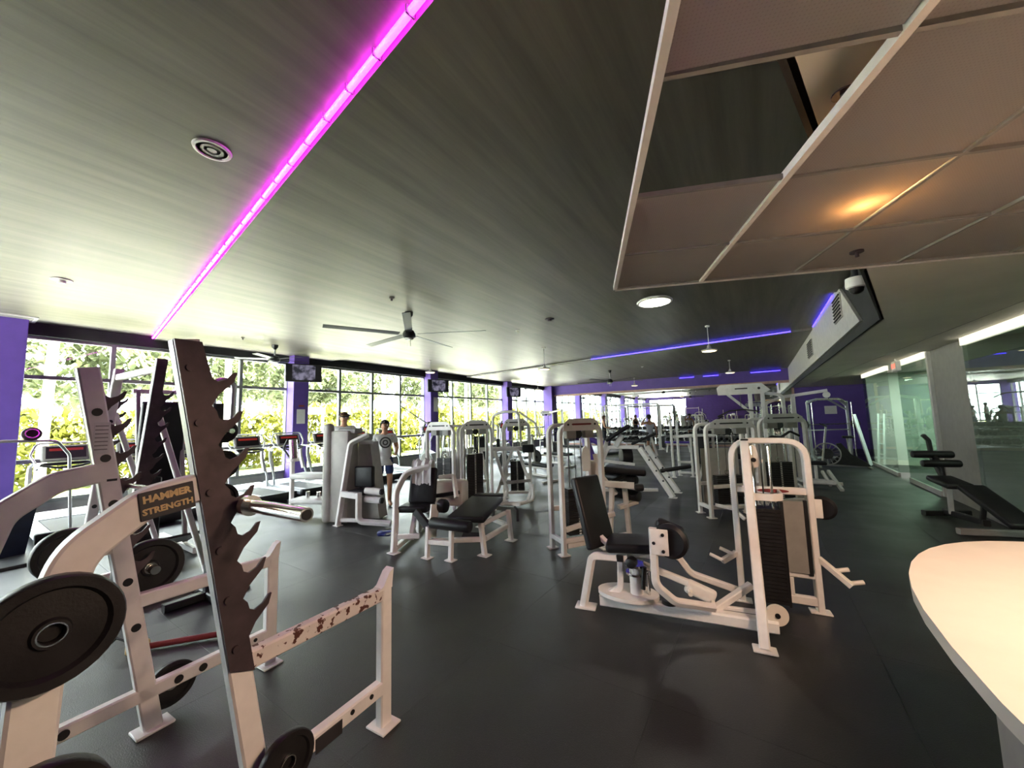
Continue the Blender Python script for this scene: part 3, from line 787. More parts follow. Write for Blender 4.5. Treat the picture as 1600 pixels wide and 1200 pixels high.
def tower(t, x, y, w, h, rz=0, depth=0.30, tw=0.075, n=15, header='slot', shield=None, mt='white', base=True):
    """inverted-U weight tower: front arch, rear arch, feet, header plate and stack"""
    rm = rot(0, 0, rz)
    L = lambda a, b, z: V3((x, y, 0))+rm @ V3((a, b, z))
    fy = rm @ V3((0, 1, 0))
    for b in (0, depth):
        t.sq('upright_arch', [L(-w/2, b, 0.012), L(-w/2, b, h), L(w/2, b, h), L(w/2, b, 0.012)], 0.05, tw, mt, 0.14, fy)
        for s in (-1, 1): t.bx('foot_plate', L(s*w/2, b, 0.006), (0.13, 0.11, 0.012), mt, rm)
    for s in (-1, 1):
        t.sq('base_rail', [L(s*w/2, 0.03, 0.16), L(s*w/2, depth-0.03, 0.16)], 0.05, 0.06, mt)
    t.sq('cross_rail', [L(-w/2+0.03, 0, 0.17), L(w/2-0.03, 0, 0.17)], 0.05, 0.06, mt)
    t.sq('cross_rail', [L(-w/2+0.03, depth, 0.5), L(w/2-0.03, depth, 0.5)], 0.05, 0.06, mt)
    weights(t, *L(0, depth/2, 0).xy, w*0.52, 0.13, 0.19, n, h-0.06, rz)
    if header:
        hd = t.add('header_panel', G().prism([(-w*0.46, -0.07), (w*0.46, -0.07), (w*0.42, 0.03), (w*0.30, 0.085), (-w*0.30, 0.085), (-w*0.42, 0.03)], L(0, -0.045, h-0.0), rm @ V3((1, 0, 0)), (0, 0, 1), 0.012), mt)
        t.add('header_label', G().prism([(-w*0.22, -0.012), (w*0.22, -0.012), (w*0.25, 0), (w*0.22, 0.012), (-w*0.22, 0.012), (-w*0.25, 0)], L(0, -0.0535, h+0.012), rm @ V3((1, 0, 0)), (0, 0, 1), 0.004), 'label_red' if header == 'red' else 'label_dark', parent=hd)
        for s in (-1, 1): t.add('bolt', G().cyl(L(s*w*0.33, -0.051, h+0.01), L(s*w*0.33, -0.057, h+0.01), 0.014, 12), 'black', parent=hd)
        t.bx('pulley_box', L(-w*0.22, 0.03, h-0.12), (w*0.22, 0.10, 0.10), 'grey', rm, 0.006)
        t.bx('pulley_box', L(w*0.22, 0.03, h-0.12), (w*0.22, 0.10, 0.10), 'grey', rm, 0.006)
        t.add('pulley', G().lathe([(0.03, -0.014), (0.055, -0.014), (0.045, 0), (0.055, 0.014), (0.03, 0.014)], L(0, 0.05, h-0.12), rm @ V3((0, 1, 0)), 18), 'black')
    if shield:
        t.bx('stack_shield', L(0, depth+0.02, 0.62), (w*0.8, 0.012, 0.95), shield, rm)

# ------------------------------------------------------------------ near squat rack
def squat_rack(label, loc, rz, half, ztop=2.04, lean=-0.36, arch=True, sign=True, safety=True, group=None, topbar=False, teeth=7):
    t = T('squat_rack', label, 'squat rack', loc, rz)
    yl = lambda z: lean*z/2.04
    for s in (1, -1):
        x = s*half
        up = t.sq('upright', [(x, 0, 0.0), (x, yl(ztop), ztop)], 0.055, 0.085, 'white', 0, (0, 1, 0))
        t.bx('foot_plate', (x, 0.0, 0.008), (0.12, 0.17, 0.016), 'white', None, 0.004)
        # hook plate on the outer face
        poly = [(yl(0.74)-0.042, 0.74), (yl(0.70)+0.042, 0.70)]
        zs = [0.93+0.157*i for i in range(teeth)]
        for z in zs:
            f = yl(z)+0.044
            poly += [(f+0.012, z-0.085), (f+0.035, z-0.04), (f+0.085, z+0.012), (f+0.096, z+0.052), (f+0.082, z+0.050), (f+0.060, z+0.022), (f+0.030, z+0.010), (f+0.010, z+0.022), (f+0.002, z+0.05)]
        poly += [(yl(ztop)+0.044, ztop-0.005), (yl(ztop)-0.042, ztop-0.005)]
        hp = t.add('hook_plate', G().prism([(p[0], p[1]) for p in poly], (x+s*0.034, 0, 0), (0, 1, 0), (0, 0, 1), 0.010), 'darksteel')
        for z in (0.82, 1.02, 1.22, 1.45, 1.72, 1.93):
            t.cy('bolt', (x+s*0.039, yl(z)-0.012, z), (x+s*0.050, yl(z)-0.012, z), 0.014, 'darksteel', 10, parent=hp)
        for z in (0.60, 0.86, 1.30, 1.55, 1.80):
            t.cy('hole_plug', (x-s*0.0285, yl(z), z), (x-s*0.033, yl(z), z), 0.021, 'black', 16, parent=up)
        if safety:
            t.sq('safety_rail', [(x, yl(0.72)+0.03, 0.735), (x, 0.61, 0.72)], 0.055, 0.075, 'chipped' if s > 0 else 'white')
            t.sq('front_leg', [(x, 0.63, 0.012), (x, 0.63, 0.76)], 0.055, 0.075, 'white', 0, (0, 1, 0))
            t.add('bar_stop', G().prism([(0.56, 0.745), (0.60, 0.765), (0.645, 0.83), (0.675, 0.845), (0.665, 0.76), (0.665, 0.74)], (x, 0, 0), (0, 1, 0), (0, 0, 1), 0.06), 'white')
            t.bx('foot_plate', (x, 0.63, 0.006), (0.14, 0.13, 0.012), 'white', None, 0.003)
            lr = t.sq('lower_rail', [(x, -0.66 if s < 0 else 0.03, 0.215), (x, 0.60, 0.215)], 0.055, 0.075, 'white')
            for y in (0.40, 0.52): t.cy('hole_plug', (x+0.0285, y, 0.225), (x+0.033, y, 0.225), 0.012, 'black', 12, parent=lr)
            for y in ((-0.35, 0.10, 0.22) if s < 0 else ()): t.cy('hole_plug', (x+0.0285, y, 0.215), (x+0.034, y, 0.215), 0.022, 'black', 14, parent=lr)
        if arch:
            t.sq('rear_arch', [(x, yl(1.46)-0.02, 1.475), (x, -0.44, 1.445), (x, -0.60, 1.32), (x, -0.655, 1.10), (x, -0.69, 0.012)], 0.06, 0.105, 'white', 0.16, (0, 0, 1))
            t.bx('foot_plate', (x, -0.69, 0.006), (0.14, 0.16, 0.012), 'white', None, 0.003)
            for z, yy in ((1.14, -0.66), (0.62, -0.675)):
                t.cy('plate_horn', (x+s*0.03, yy, z), (x+s*0.105, yy, z), 0.024, 'iron')
    if safety:
        t.bx('rating_plate', (half+0.030, 0.27, 0.20), (0.004, 0.14, 0.065), 'label_dark')
        t.cy('plate_horn', (-half, -0.42, 0.27), (-half, -0.42, 0.38), 0.024, 'chrome')
        for i, c in enumerate(((half+0.03, 0.02, 0.30),)): t.cy('plate_horn', c, (c[0]+0.075, c[1], c[2]), 0.022, 'iron')
        t.sq('cross_brace', [(-half, -0.66, 0.30), (half, -0.66, 0.30)], 0.055, 0.07, 'white')
        for yy, z in ((-0.36, 1.06), (-0.02, 0.87)): t.cy('plate_horn', (-half-0.02, yy, z), (-half-0.14, yy, z), 0.024, 'chrome')
        t.sq('horn_arm', [(-half, -0.15, 1.06), (-half, -0.37, 1.06)], 0.05, 0.06, 'white')
        wl = t.bx('warning_label', (-half+0.029, yl(1.66), 1.66), (0.003, 0.062, 0.17), 'paper')
        g = G()
        for i in range(7): g.box((-half+0.0312, yl(1.66)-0.002, 1.725-i*0.021), (0.001, 0.05, 0.006))
        t.add('label_print', g, 'grey', parent=wl)
        t.bx('small_tag', (-half+0.029, yl(1.43)+0.01, 1.43), (0.003, 0.04, 0.012), 'label_dark')
    if sign:
        c = V3((half+0.033, -0.392, 1.443)); a = R(8)
        sg = t.bx('brand_sign', c, (0.006, 0.155, 0.098), 'label_dark', rot(8, 0, 0), 0.002)
        yd = V3((0, math.cos(a), math.sin(a))); zd = V3((0, -math.sin(a), math.cos(a)))
        text(sg, 'HAMMER', 0.033, c+V3((0.004, 0, 0))+zd*0.021, yd, zd, 'gold', bold=0.0016)
        text(sg, 'STRENGTH', 0.0285, c+V3((0.004, 0, 0))-zd*0.021, yd, zd, 'gold', bold=0.0012)
    if topbar:
        t.sq('top_bar', [(-half, yl(ztop)-0.01, ztop-0.10), (half, yl(ztop)-0.01, ztop-0.10)], 0.05, 0.07, 'white')
        t.sq('base_bar', [(-half, 0, 0.12), (half, 0, 0.12)], 0.05, 0.07, 'white')
        for s in (1, -1):
            t.sq('floor_rail', [(s*half, -0.5, 0.05), (s*half, 0.75, 0.05)], 0.06, 0.08, 'white')
            t.sq('rear_brace', [(s*half, 0.7, 0.08), (s*half, yl(1.9)+0.03, 1.9)], 0.05, 0.05, 'white')
    return t
squat_rack('white squat rack with serrated dark hook plates and brand sign, nearest the camera', (-2.445, 0.82, 0), 3.9, 0.585)
r2 = squat_rack('taller white squat rack with a top bar standing behind the near rack', (-5.7, 0.98, 0), 3.9, 0.6, 2.42, 0.17, False, False, False, topbar=True, teeth=8)

def rk(x, y, z):            # near-rack coordinates to world
    c, s = math.cos(R(3.9)), math.sin(R(3.9)); return V3((-2.445+c*x-s*y, 0.82+s*x+c*y, z))
ax_r = rk(1, 0, 0)-rk(0, 0, 0)
def loose_plate(c, axis, r, th, label, group=None, mt='iron'):
    t = W('weight_plate', label, 'weight plate', tuple(c), group)
    t.plate('disc', c, axis, r, th, mt)
    q = V3(axis).normalized()
    t.add('hub_ring', G().lathe([(0.027, -th*0.52), (0.0305, -th*0.52), (0.0305, th*0.52), (0.027, th*0.52), (0.027, -th*0.52)], c, q, 24), 'chrome')
    return t
loose_plate(rk(0.585+0.105, -0.66, 1.14), ax_r, 0.152, 0.05, 'round black weight plate on the near rack horn at the left picture edge')
loose_plate(rk(0.585+0.10, -0.675, 0.62), ax_r, 0.172, 0.05, 'black weight plate on the low rear horn in the bottom left corner')
loose_plate(rk(0.585+0.105, 0.02, 0.30), ax_r, 0.115, 0.035, 'small black plate on the low front horn at the bottom edge')
loose_plate(rk(-0.585-0.09, -0.36, 1.06), ax_r, 0.13, 0.05, 'black plate stored on the far frame of the near rack, left of its upright')
loose_plate(rk(-0.585-0.11, -0.02, 0.87), ax_r, 0.165, 0.05, 'larger black plate stored on the far frame of the near rack, right of its upright')
loose_plate(rk(-0.585-0.07, 0.10, 0.16), ax_r, 0.125, 0.03, 'small plate leaning on the lower rail behind the near rack')
# barbell resting on the hooks
bb = W('barbell', 'chrome barbell resting on the hooks of the near squat rack', 'barbell', tuple(rk(0, -0.16, 1.36)))
yb = -0.162; zb_ = 1.385
bb.cy('shaft', rk(-0.70, yb, zb_), rk(0.70, yb, zb_), 0.0145, 'chrome')
for s in (-1, 1):
    bb.cy('collar', rk(s*0.685, yb, zb_), rk(s*0.715, yb, zb_), 0.040, 'chrome', 20)
    sl = bb.cy('sleeve', rk(s*0.715, yb, zb_), rk(s*1.08, yb, zb_), 0.0255, 'chrome', 20)
    bb.cy('end_cap', rk(s*1.08, yb, zb_), rk(s*1.083, yb, zb_), 0.018, 'black', 16, parent=sl)

# small things around the rack
wb = W('wooden_handle', 'reddish wooden handle with a brass block lying under the near rack', 'handle', (-4.05, 1.05, 0))
wb.rd('stick', [(-4.1, 0.98, 0.03), (-3.75, 1.42, 0.03)], 0.022, 'label_red')
wb.bx('brass_block', (-4.13, 0.95, 0.035), (0.12, 0.09, 0.07), 'gold', rot(0, 0, 50), 0.01)
wb.rd('wire_loop', [(-4.17, 0.93, 0.06), (-4.28, 0.86, 0.10), (-4.33, 0.80, 0.02)], 0.008, 'black')

# weight tree with plates, right behind the near upright
wt = W('weight_tree', 'black weight tree holding plates behind the near rack upright', 'weight tree', (-4.75, 1.60, 0))
wt.sq('post', [(-4.75, 1.60, 0.06), (-4.75, 1.60, 1.95)], 0.09, 0.09, 'black', 0, (0, 1, 0))
wt.sq('base', [(-5.05, 1.60, 0.04), (-4.3, 1.60, 0.04)], 0.09, 0.07, 'black'); wt.sq('base', [(-4.75, 1.25, 0.04), (-4.75, 1.95, 0.04)], 0.09, 0.07, 'black')
wt.rd('top_handle', [(-4.75, 1.56, 1.93), (-4.75, 1.56, 2.20), (-4.75, 1.74, 2.20), (-4.75, 1.74, 1.60)], 0.028, 'alu', 0.09)
for i, z in enumerate((0.98, 1.32, 1.66)):
    wt.cy('horn', (-4.70, 1.62, z), (-4.42, 1.62, z), 0.025, 'chrome')
    loose_plate((-4.62, 1.62, z), (1, 0, 0), (0.15, 0.145, 0.12)[i], 0.05, ('lowest', 'middle', 'top')[i] + ' dark plate on the black weight tree')
hs = W('hack_squat', 'tall black padded hack squat machine with sloped rails behind the racks', 'gym machine', (-7.0, 1.85, 0))
hs.pad('back_pad', (-6.95, 1.78, 1.35), (0.10, 0.5, 1.5), rm=rot(0, 10, 0))
for y in (1.55, 2.02):
    hs.sq('slide_rail', [(-6.6, y, 0.1), (-7.15, y, 2.25)], 0.05, 0.06, 'grey'); hs.sq('floor_rail', [(-7.6, y, 0.05), (-6.2, y, 0.05)], 0.06, 0.08, 'white')
hs.sq('rear_post', [(-7.5, 1.78, 0.08), (-7.15, 1.78, 2.2)], 0.07, 0.07, 'black'); hs.sq('top_bar', [(-7.15, 1.5, 2.25), (-7.15, 2.07, 2.25)], 0.06, 0.06, 'white')
hs.bx('foot_platform', (-6.35, 1.78, 0.22), (0.5, 0.55, 0.03), 'iron', rot(0, -20, 0))
hs.bx('shroud', (-6.75, 1.60, 0.55), (0.3, 0.28, 1.0), 'black', None, 0.02)
hs.o.location.x -= 0.32

tb = T('trash_bin', 'dark blue tapered trash bin at the left picture edge', 'bin', (-8.95, 0.62, 0), 15)
g = G(); vs = []
for z, a, b in ((0, 0.16, 0.13), (0.62, 0.22, 0.18), (0.66, 0.235, 0.195), (0.70, 0.235, 0.195)):
    vs += [(-a, -b, z), (a, -b, z), (a, b, z), (-a, b, z)]
fs = [[3, 2, 1, 0]] + [[k*4+i, k*4+(i+1) % 4, k*4+4+(i+1) % 4, k*4+4+i] for k in range(3) for i in range(4)]
for z, a, b in ((0.70, 0.215, 0.175), (0.60, 0.20, 0.16)): vs += [(-a, -b, z), (a, -b, z), (a, b, z), (-a, b, z)]
fs += [[12+i, 12+(i+1) % 4, 16+(i+1) % 4, 16+i] for i in range(4)] + [[16+i, 16+(i+1) % 4, 20+(i+1) % 4, 20+i] for i in range(4)] + [[20, 21, 22, 23]]
tb.add('body', G().add(vs, fs), 'bin', smooth=False)
tb.bx('liner_edge', (0, 0, 0.705), (0.45, 0.37, 0.006), 'grey')

# ------------------------------------------------------------------ treadmills (front towards the windows, -X)
def make_treadmill(label):
    t = T('treadmill', label, 'treadmill', (0, 0, 0), 0, 'treadmills along the windows')
    dk = t.bx('deck', (0.55, 0, 0.14), (1.75, 0.84, 0.10), 'silver', None, 0.02, 2)
    t.bx('belt', (0.62, 0, 0.193), (1.55, 0.52, 0.012), 'rubber', None, 0.004)
    for s in (-1, 1): t.bx('side_rail', (0.55, s*0.34, 0.20), (1.72, 0.14, 0.022), 'silver', None, 0.008)
    t.bx('rear_cap', (1.44, 0, 0.13), (0.10, 0.86, 0.17), 'black', None, 0.03, 2)
    t.bx('base', (0.5, 0, 0.05), (1.6, 0.6, 0.10), 'black', None, 0.01)
    t.add('motor_cover', G().prism([(-0.48, 0.10), (0.02, 0.10), (0.06, 0.21), (-0.10, 0.27), (-0.40, 0.28), (-0.48, 0.22)], (0, 0, 0), (1, 0, 0), (0, 0, 1), 0.86), 'silver')
    for s in (-1, 1):
        t.rd('mast', [(0.10, s*0.40, 0.20), (0.08, s*0.40, 0.45), (-0.16, s*0.40, 0.85), (-0.20, s*0.39, 1.10), (0.02, s*0.36, 1.16)], 0.026, 'silver', 0.15)
        t.sq('mast_cover', [(-0.02, s*0.38, 0.55), (-0.18, s*0.38, 0.9), (-0.19, s*0.38, 1.12)], 0.05, 0.10, 'greylight', 0.1, (1, 0, 0))
        t.rd('side_handle', [(-0.10, s*0.36, 1.16), (0.20, s*0.36, 1.15), (0.42, s*0.36, 1.08)], 0.018, 'silver', 0.08)
    cs = t.bx('console', (-0.08, 0, 1.32), (0.07, 0.58, 0.30), 'grey', rot(0, -22, 0), 0.04, 3)
    t.bx('screen', (-0.042, 0, 1.335), (0.012, 0.48, 0.22), 'black', rot(0, -22, 0), 0.004, parent=cs)
    t.bx('display', (-0.043, 0, 1.385), (0.006, 0.40, 0.045), 'display_red', rot(0, -22, 0), parent=cs)
    t.rd('console_loop', [(-0.02, -0.34, 1.16), (-0.10, -0.40, 1.30), (-0.16, -0.34, 1.50), (-0.16, 0.34, 1.50), (-0.10, 0.40, 1.30), (-0.02, 0.34, 1.16)], 0.016, 'alu', 0.10)
    t.bx('tray', (0.02, 0, 1.14), (0.20, 0.56, 0.05), 'black', None, 0.02, 2)
    t.rd('grip_bar', [(0.10, -0.30, 1.13), (0.20, -0.12, 1.08), (0.20, 0.12, 1.08), (0.10, 0.30, 1.13)], 0.02, 'black', 0.08)
    return t
spots = [(1.30, 'treadmill at the left beyond the trash bin'), (2.22, 'treadmill half hidden behind the racks'), (3.12, 'treadmill seen just left of the near rack upright'),
         (4.18, 'treadmill with red display right of the near rack upright'), (5.14, 'second treadmill right of the near rack upright, before the purple column'),
         (6.10, 'treadmill beside the tall grey machine shroud'), (7.22, 'treadmill behind the person in the white shirt'), (8.30, 'treadmill beyond the person in the white shirt')]
tm = make_treadmill('silver ' + spots[0][1])
for i, (y, lb) in enumerate(spots):
    o = tm.o if i == 0 else copy_tree(tm.o)
    o.location = (-10.45, y, 0); o['label'] = 'silver ' + lb

# ellipticals further along the windows
def make_elliptical():
    t = T('elliptical_trainer', '', 'elliptical', (0, 0, 0), 0, 'elliptical trainers')
    t.add('drive_shroud', G().prism([(-0.35, 0.08), (0.30, 0.08), (0.36, 0.3), (0.2, 0.62), (-0.1, 0.72), (-0.35, 0.5)], (0, 0, 0), (1, 0, 0), (0, 0, 1), 0.26), 'silver')
    t.add('flywheel', G().lathe([(0.0, -0.15), (0.26, -0.15), (0.28, -0.12), (0.28, 0.12), (0.26, 0.15), (0.0, 0.15)], (0, 0, 0.36), (0, 1, 0), 28), 'grey')
    t.sq('base_rail', [(-0.6, 0, 0.05), (1.25, 0, 0.05)], 0.08, 0.08, 'silver')
    for x in (-0.6, 1.25): t.sq('foot_bar', [(x, -0.3, 0.035), (x, 0.3, 0.035)], 0.07, 0.06, 'black')
    for s in (-1, 1):
        t.sq('pedal_arm', [(0.1, s*0.20, 0.40), (1.2, s*0.20, 0.22)], 0.05, 0.06, 'silver')
        t.bx('pedal', (0.85, s*0.20, 0.34), (0.40, 0.16, 0.05), 'black', None, 0.015)
        t.rd('swing_arm', [(-0.2, s*0.24, 0.45), (-0.22, s*0.26, 1.0), (-0.05, s*0.27, 1.30), (0.08, s*0.25, 1.62)], 0.022, 'alu', 0.15)
        t.rd('grip', [(-0.02, s*0.265, 1.40), (0.085, s*0.25, 1.64)], 0.028, 'black')
    t.sq('mast', [(-0.28, 0, 0.6), (-0.16, 0, 1.32)], 0.07, 0.09, 'silver')
    c = t.bx('console', (-0.12, 0, 1.42), (0.06, 0.36, 0.26), 'black', rot(0, -20, 0), 0.03, 2)
    t.bx('display', (-0.086, 0, 1.43), (0.006, 0.26, 0.12), 'display_red', rot(0, -20, 0), parent=c)
    return t
el = make_elliptical()
for i, (x, y, rz, lb) in enumerate(((-9.6, 9.35, 0, 'silver elliptical trainer right of the person in the white shirt'), (-9.7, 10.4, 0, 'silver elliptical trainer below the second purple column'),
                                    (-9.8, 12.9, 0, 'elliptical trainer in front of the third window bay'), (-9.8, 14.2, 0, 'elliptical trainer further along the third window bay'))):
    o = el.o if i == 0 else copy_tree(el.o)
    o.location = (x, y, 0); o.rotation_euler = (0, 0, R(rz)); o['label'] = lb
ab = W('arched_handle_frame', 'thin arched metal handle with a round head at the left picture edge', 'gym equipment', (-8.0, 0.72, 0))
ab.rd('arch_tube', [(-8.0, 0.10, 0.03), (-8.0, 0.14, 1.50), (-8.0, 0.45, 1.60), (-8.0, 0.90, 1.58), (-8.0, 1.02, 1.38), (-8.0, 1.10, 0.03)], 0.018, 'alu', 0.12)
ab.sq('floor_bar', [(-8.0, 0.05, 0.02), (-8.0, 1.15, 0.02)], 0.08, 0.04, 'black')
ab.add('round_head', G().lathe([(0.0, -0.045), (0.05, -0.04), (0.085, -0.02), (0.09, 0), (0.085, 0.02), (0.05, 0.04), (0, 0.045)], (-8.0, 0.68, 1.68), (1, 0, 0.2), 24), 'darksteel')
ab.add('head_rim', G().lathe([(0.05, -0.05), (0.062, -0.05), (0.062, 0.05), (0.05, 0.05), (0.05, -0.05)], (-8.0, 0.68, 1.68), (1, 0, 0.2), 24), 'chrome')

# ------------------------------------------------------------------ near hip machine (right of centre)
hp = W('hip_machine', 'white hip adduction machine with black backrest and rounded weight tower in the right foreground', 'gym machine', (-0.6, 3.6, 0))
hp.sq('main_rail', [(-1.30, 3.33, 0.09), (0.0, 3.57, 0.09)], 0.09, 0.09)
hp.sq('rear_leg', [(-1.45, 3.30, 0.012), (-1.34, 3.28, 0.47), (-1.05, 3.36, 0.47)], 0.07, 0.06, 'white', 0.06)
hp.sq('rear_leg', [(-1.30, 3.34, 0.10), (-1.13, 3.38, 0.20), (-1.12, 3.38, 0.45)], 0.06, 0.05, 'white', 0.05)
hp.bx('foot_plate', (-1.43, 3.31, 0.008), (0.18, 0.13, 0.016), 'white', rot(0, 0, 12), 0.004)
hp.bx('end_plug', (-1.10, 3.31, 0.475), (0.06, 0.012, 0.06), 'black', rot(0, 0, 12), 0.006)
hp.add('swivel_plate', G().prism([(0.24*math.cos(a)*(1.15 if math.cos(a) < 0 else 1), 0.17*math.sin(a)) for a in [2*math.pi*i/28 for i in range(28)]], (-1.06, 3.42, 0.155), (0.98, 0.18, 0), (-0.18, 0.98, 0), 0.03), 'white')
pd_ = hp.cy('pedestal', (-1.0, 3.42, 0.17), (-1.0, 3.42, 0.40), 0.055, 'white')
for z in (0.33, 0.40): hp.cy('pedestal_ring', (-1.0, 3.42, z), (-1.0, 3.42, z+0.018), 0.085, 'chrome', 20, parent=pd_)
hp.cy('lever_pin', (-0.93, 3.36, 0.24), (-0.91, 3.36, 0.42), 0.02, 'black'); hp.cy('chrome_pin', (-0.90, 3.44, 0.17), (-0.90, 3.44, 0.36), 0.012, 'chrome')
hp.roller('adjust_knob', (-1.0, 3.26, 0.46), (-1.0, 3.36, 0.46), 0.045, 'black')
hp.sq('seat_rail', [(-1.22, 3.36, 0.50), (-0.86, 3.46, 0.50)], 0.08, 0.05)
hp.pad('seat_pad', (-1.04, 3.46, 0.57), (0.42, 0.36, 0.08), rm=rot(0, -3, 14), bev=0.03)
hp.pad('backrest', (-1.385, 3.45, 0.82), (0.075, 0.34, 0.64), rm=rot(0, -16, -20), bev=0.025)
hp.sq('back_bracket', [(-1.18, 3.36, 0.53), (-1.31, 3.42, 0.60), (-1.43, 3.44, 0.80)], 0.05, 0.04, 'white', 0.05)
# near leg lever
hp.sq('lever_arm', [(-0.785, 3.20, 0.80), (-0.785, 3.20, 0.36), (-0.66, 3.27, 0.235), (-0.40, 3.42, 0.19)], 0.055, 0.05, 'white', 0.12, (0, 1, 0))
lp = hp.bx('knee_plate', (-0.735, 3.185, 0.70), (0.135, 0.014, 0.20), 'white', rot(0, 0, 8), 0.03, 3)
for dx, dz in ((-0.04, -0.01), (0.03, 0.06), (0.03, -0.065)): hp.cy('bolt', (-0.735+dx, 3.180, 0.70+dz), (-0.735+dx, 3.170, 0.70+dz), 0.013, 'black', 12, parent=lp)
hp.add('knee_pad', G().lathe([(0, -0.035), (0.11, -0.035), (0.135, -0.015), (0.135, 0.02), (0.11, 0.035), (0, 0.035)], (-0.665, 3.26, 0.70), (0.12, 1, 0), 28), 'blackpad')
hp.pad('thigh_pad', (-0.675, 3.31, 0.79), (0.22, 0.09, 0.09), rm=rot(0, 20, 8), bev=0.035)
# far leg lever
hp.sq('lever_arm', [(-0.98, 3.60, 0.47), (-0.70, 3.66, 0.47), (-0.60, 3.68, 0.32), (-0.22, 3.80, 0.20)], 0.05, 0.05, 'white', 0.12)
hp.sq('lever_arm', [(-0.95, 3.47, 0.40), (-0.60, 3.52, 0.30)], 0.05, 0.05, 'white')
lk = hp.bx('link_block', (-0.52, 3.58, 0.225), (0.24, 0.06, 0.12), 'white', rot(0, 22, 16), 0.045, 3)
for x, z in ((-0.60, 0.235), (-0.43, 0.17)): hp.cy('link_pin', (x, 3.56, z), (x+0.02, 3.48, z-0.01), 0.018, 'cream', 12, parent=lk)
hp.cy('floor_pulley', (-0.74, 3.43, 0.14), (-0.74, 3.43, 0.175), 0.06, 'black', 20)
hp.sq('v_brace', [(-0.42, 3.52, 0.13), (-0.16, 3.72, 0.30)], 0.055, 0.05); hp.sq('guide_rail', [(-0.55, 3.52, 0.145), (-0.05, 3.63, 0.145)], 0.03, 0.03)
fd = hp.add('front_pulley', G().lathe([(0.0, -0.012), (0.075, -0.012), (0.078, 0), (0.075, 0.012), (0, 0.012)], (0.0, 3.56, 0.175), (0.3, -1, 0.0), 28), 'cream')
hp.add('pulley_hub', G().cyl(V3((0.0, 3.56, 0.175))+V3((0.3, -1, 0)).normalized()*0.01, V3((0.0, 3.56, 0.175))+V3((0.3, -1, 0)).normalized()*0.02, 0.018, 14), 'black', parent=fd)
# tower
LF, RF = V3((-0.25, 4.12, 0)), V3((0.31, 4.19, 0)); ud = (RF-LF).normalized()
up_ = lambda p, z: V3((p.x, p.y, z))
hp.sq('tower_arch', [up_(LF, 0.012), up_(LF, 1.44), up_(RF, 1.44), up_(RF, 0.012)], 0.05, 0.075, 'white', 0.17, (0, 1, 0))
hp.sq('front_leg', [(-0.09, 3.345, 0.012), (-0.135, 4.07, 1.43)], 0.07, 0.06, 'white', 0, (0, 1, 0))
for p in ((-0.09, 3.345), (0.31, 4.19), (-0.25, 4.12)): hp.bx('foot_plate', (p[0], p[1], 0.008), (0.15, 0.10, 0.016), 'white', rot(0, 0, 7), 0.004)
cb = hp.sq('cross_bar', [up_(LF, 1.0), up_(RF, 1.0)], 0.05, 0.06)
hp.add('oval_label', G().prism([(0.12*math.cos(a), 0.016*math.sin(a)) for a in [2*math.pi*i/20 for i in range(20)]], (0.05, 4.126, 1.0), ud, (0, 0, 1), 0.006), 'label_red', parent=cb)
hp.sq('stack_guard', [(-0.12, 3.86, 0.985), (0.04, 3.87, 0.985), (0.11, 3.93, 0.985), (0.09, 4.12, 0.985)], 0.02, 0.06, 'white', 0.06)
tp = hp.add('top_pulley_plate', G().prism([(0.075*math.cos(a)*(1 if math.sin(a) < 0 else 0.55), 0.09*math.sin(a)*(1.0 if math.sin(a) < 0 else 1.25)) for a in [2*math.pi*i/28 for i in range(28)]], (-0.075, 4.02, 1.30), (1, 0.1, 0), (0, 0, 1), 0.02), 'cream')
hp.cy('pulley_hub', (-0.072, 4.005, 1.28), (-0.072, 3.995, 1.28), 0.02, 'black', 14, parent=tp)
hp.bx('tower_top_bolt', (-0.13, 4.03, 1.455), (0.06, 0.06, 0.012), 'black', None, 0.004)
weights(hp, -0.02, 4.02, 0.21, 0.16, 0.10, 25, 1.40, 7, strip=False)
hp.cy('cable', (-0.02, 3.99, 0.88), (-0.02, 3.99, 1.42), 0.006, 'black', 8)
sh = hp.bx('stack_shroud', (0.165, 4.13, 0.62), (0.19, 0.012, 0.60), 'grey', rot(0, 0, 7))
text(sh, 'ES', 0.034, (0.205, 4.126, 0.64), ud, (0, 0, 1), 'label_dark')
hp.bx('shroud_edge', (0.272, 4.145, 0.62), (0.025, 0.03, 0.62), 'black', rot(0, 0, 7)); hp.bx('stack_side', (0.095, 4.07, 0.50), (0.02, 0.14, 0.86), 'black', rot(0, 0, 7))
hp.sq('lower_rail', [(0.06, 4.15, 0.30), (0.30, 4.18, 0.30)], 0.05, 0.05); hp.sq('lower_rail', [(0.06, 4.15, 0.09), (0.30, 4.18, 0.09)], 0.05, 0.07); hp.sq('lower_post', [(0.12, 4.16, 0.1), (0.12, 4.16, 0.30)], 0.04, 0.05)
hp.sq('step_arm', [(0.33, 4.18, 0.45), (0.52, 4.10, 0.29)], 0.045, 0.045, 'cream')
for p in ((0.42, 4.16, 0.37), (0.50, 4.12, 0.30)): hp.cy('peg', p, (p[0]+0.10, p[1]+0.03, p[2]+0.02), 0.018, 'cream', 12)
hp.sq('step_arm', [(-0.27, 4.10, 0.42), (-0.38, 4.0, 0.36)], 0.045, 0.045)
for p in ((-0.30, 4.06, 0.42), (-0.38, 4.0, 0.37)): hp.cy('peg', p, (p[0]-0.10, p[1]+0.02, p[2]+0.03), 0.016, 'white', 12)
kp = hp.bx('side_pad_plate', (0.36, 4.20, 0.86), (0.07, 0.014, 0.16), 'white', rot(0, 0, 7), 0.025, 3)
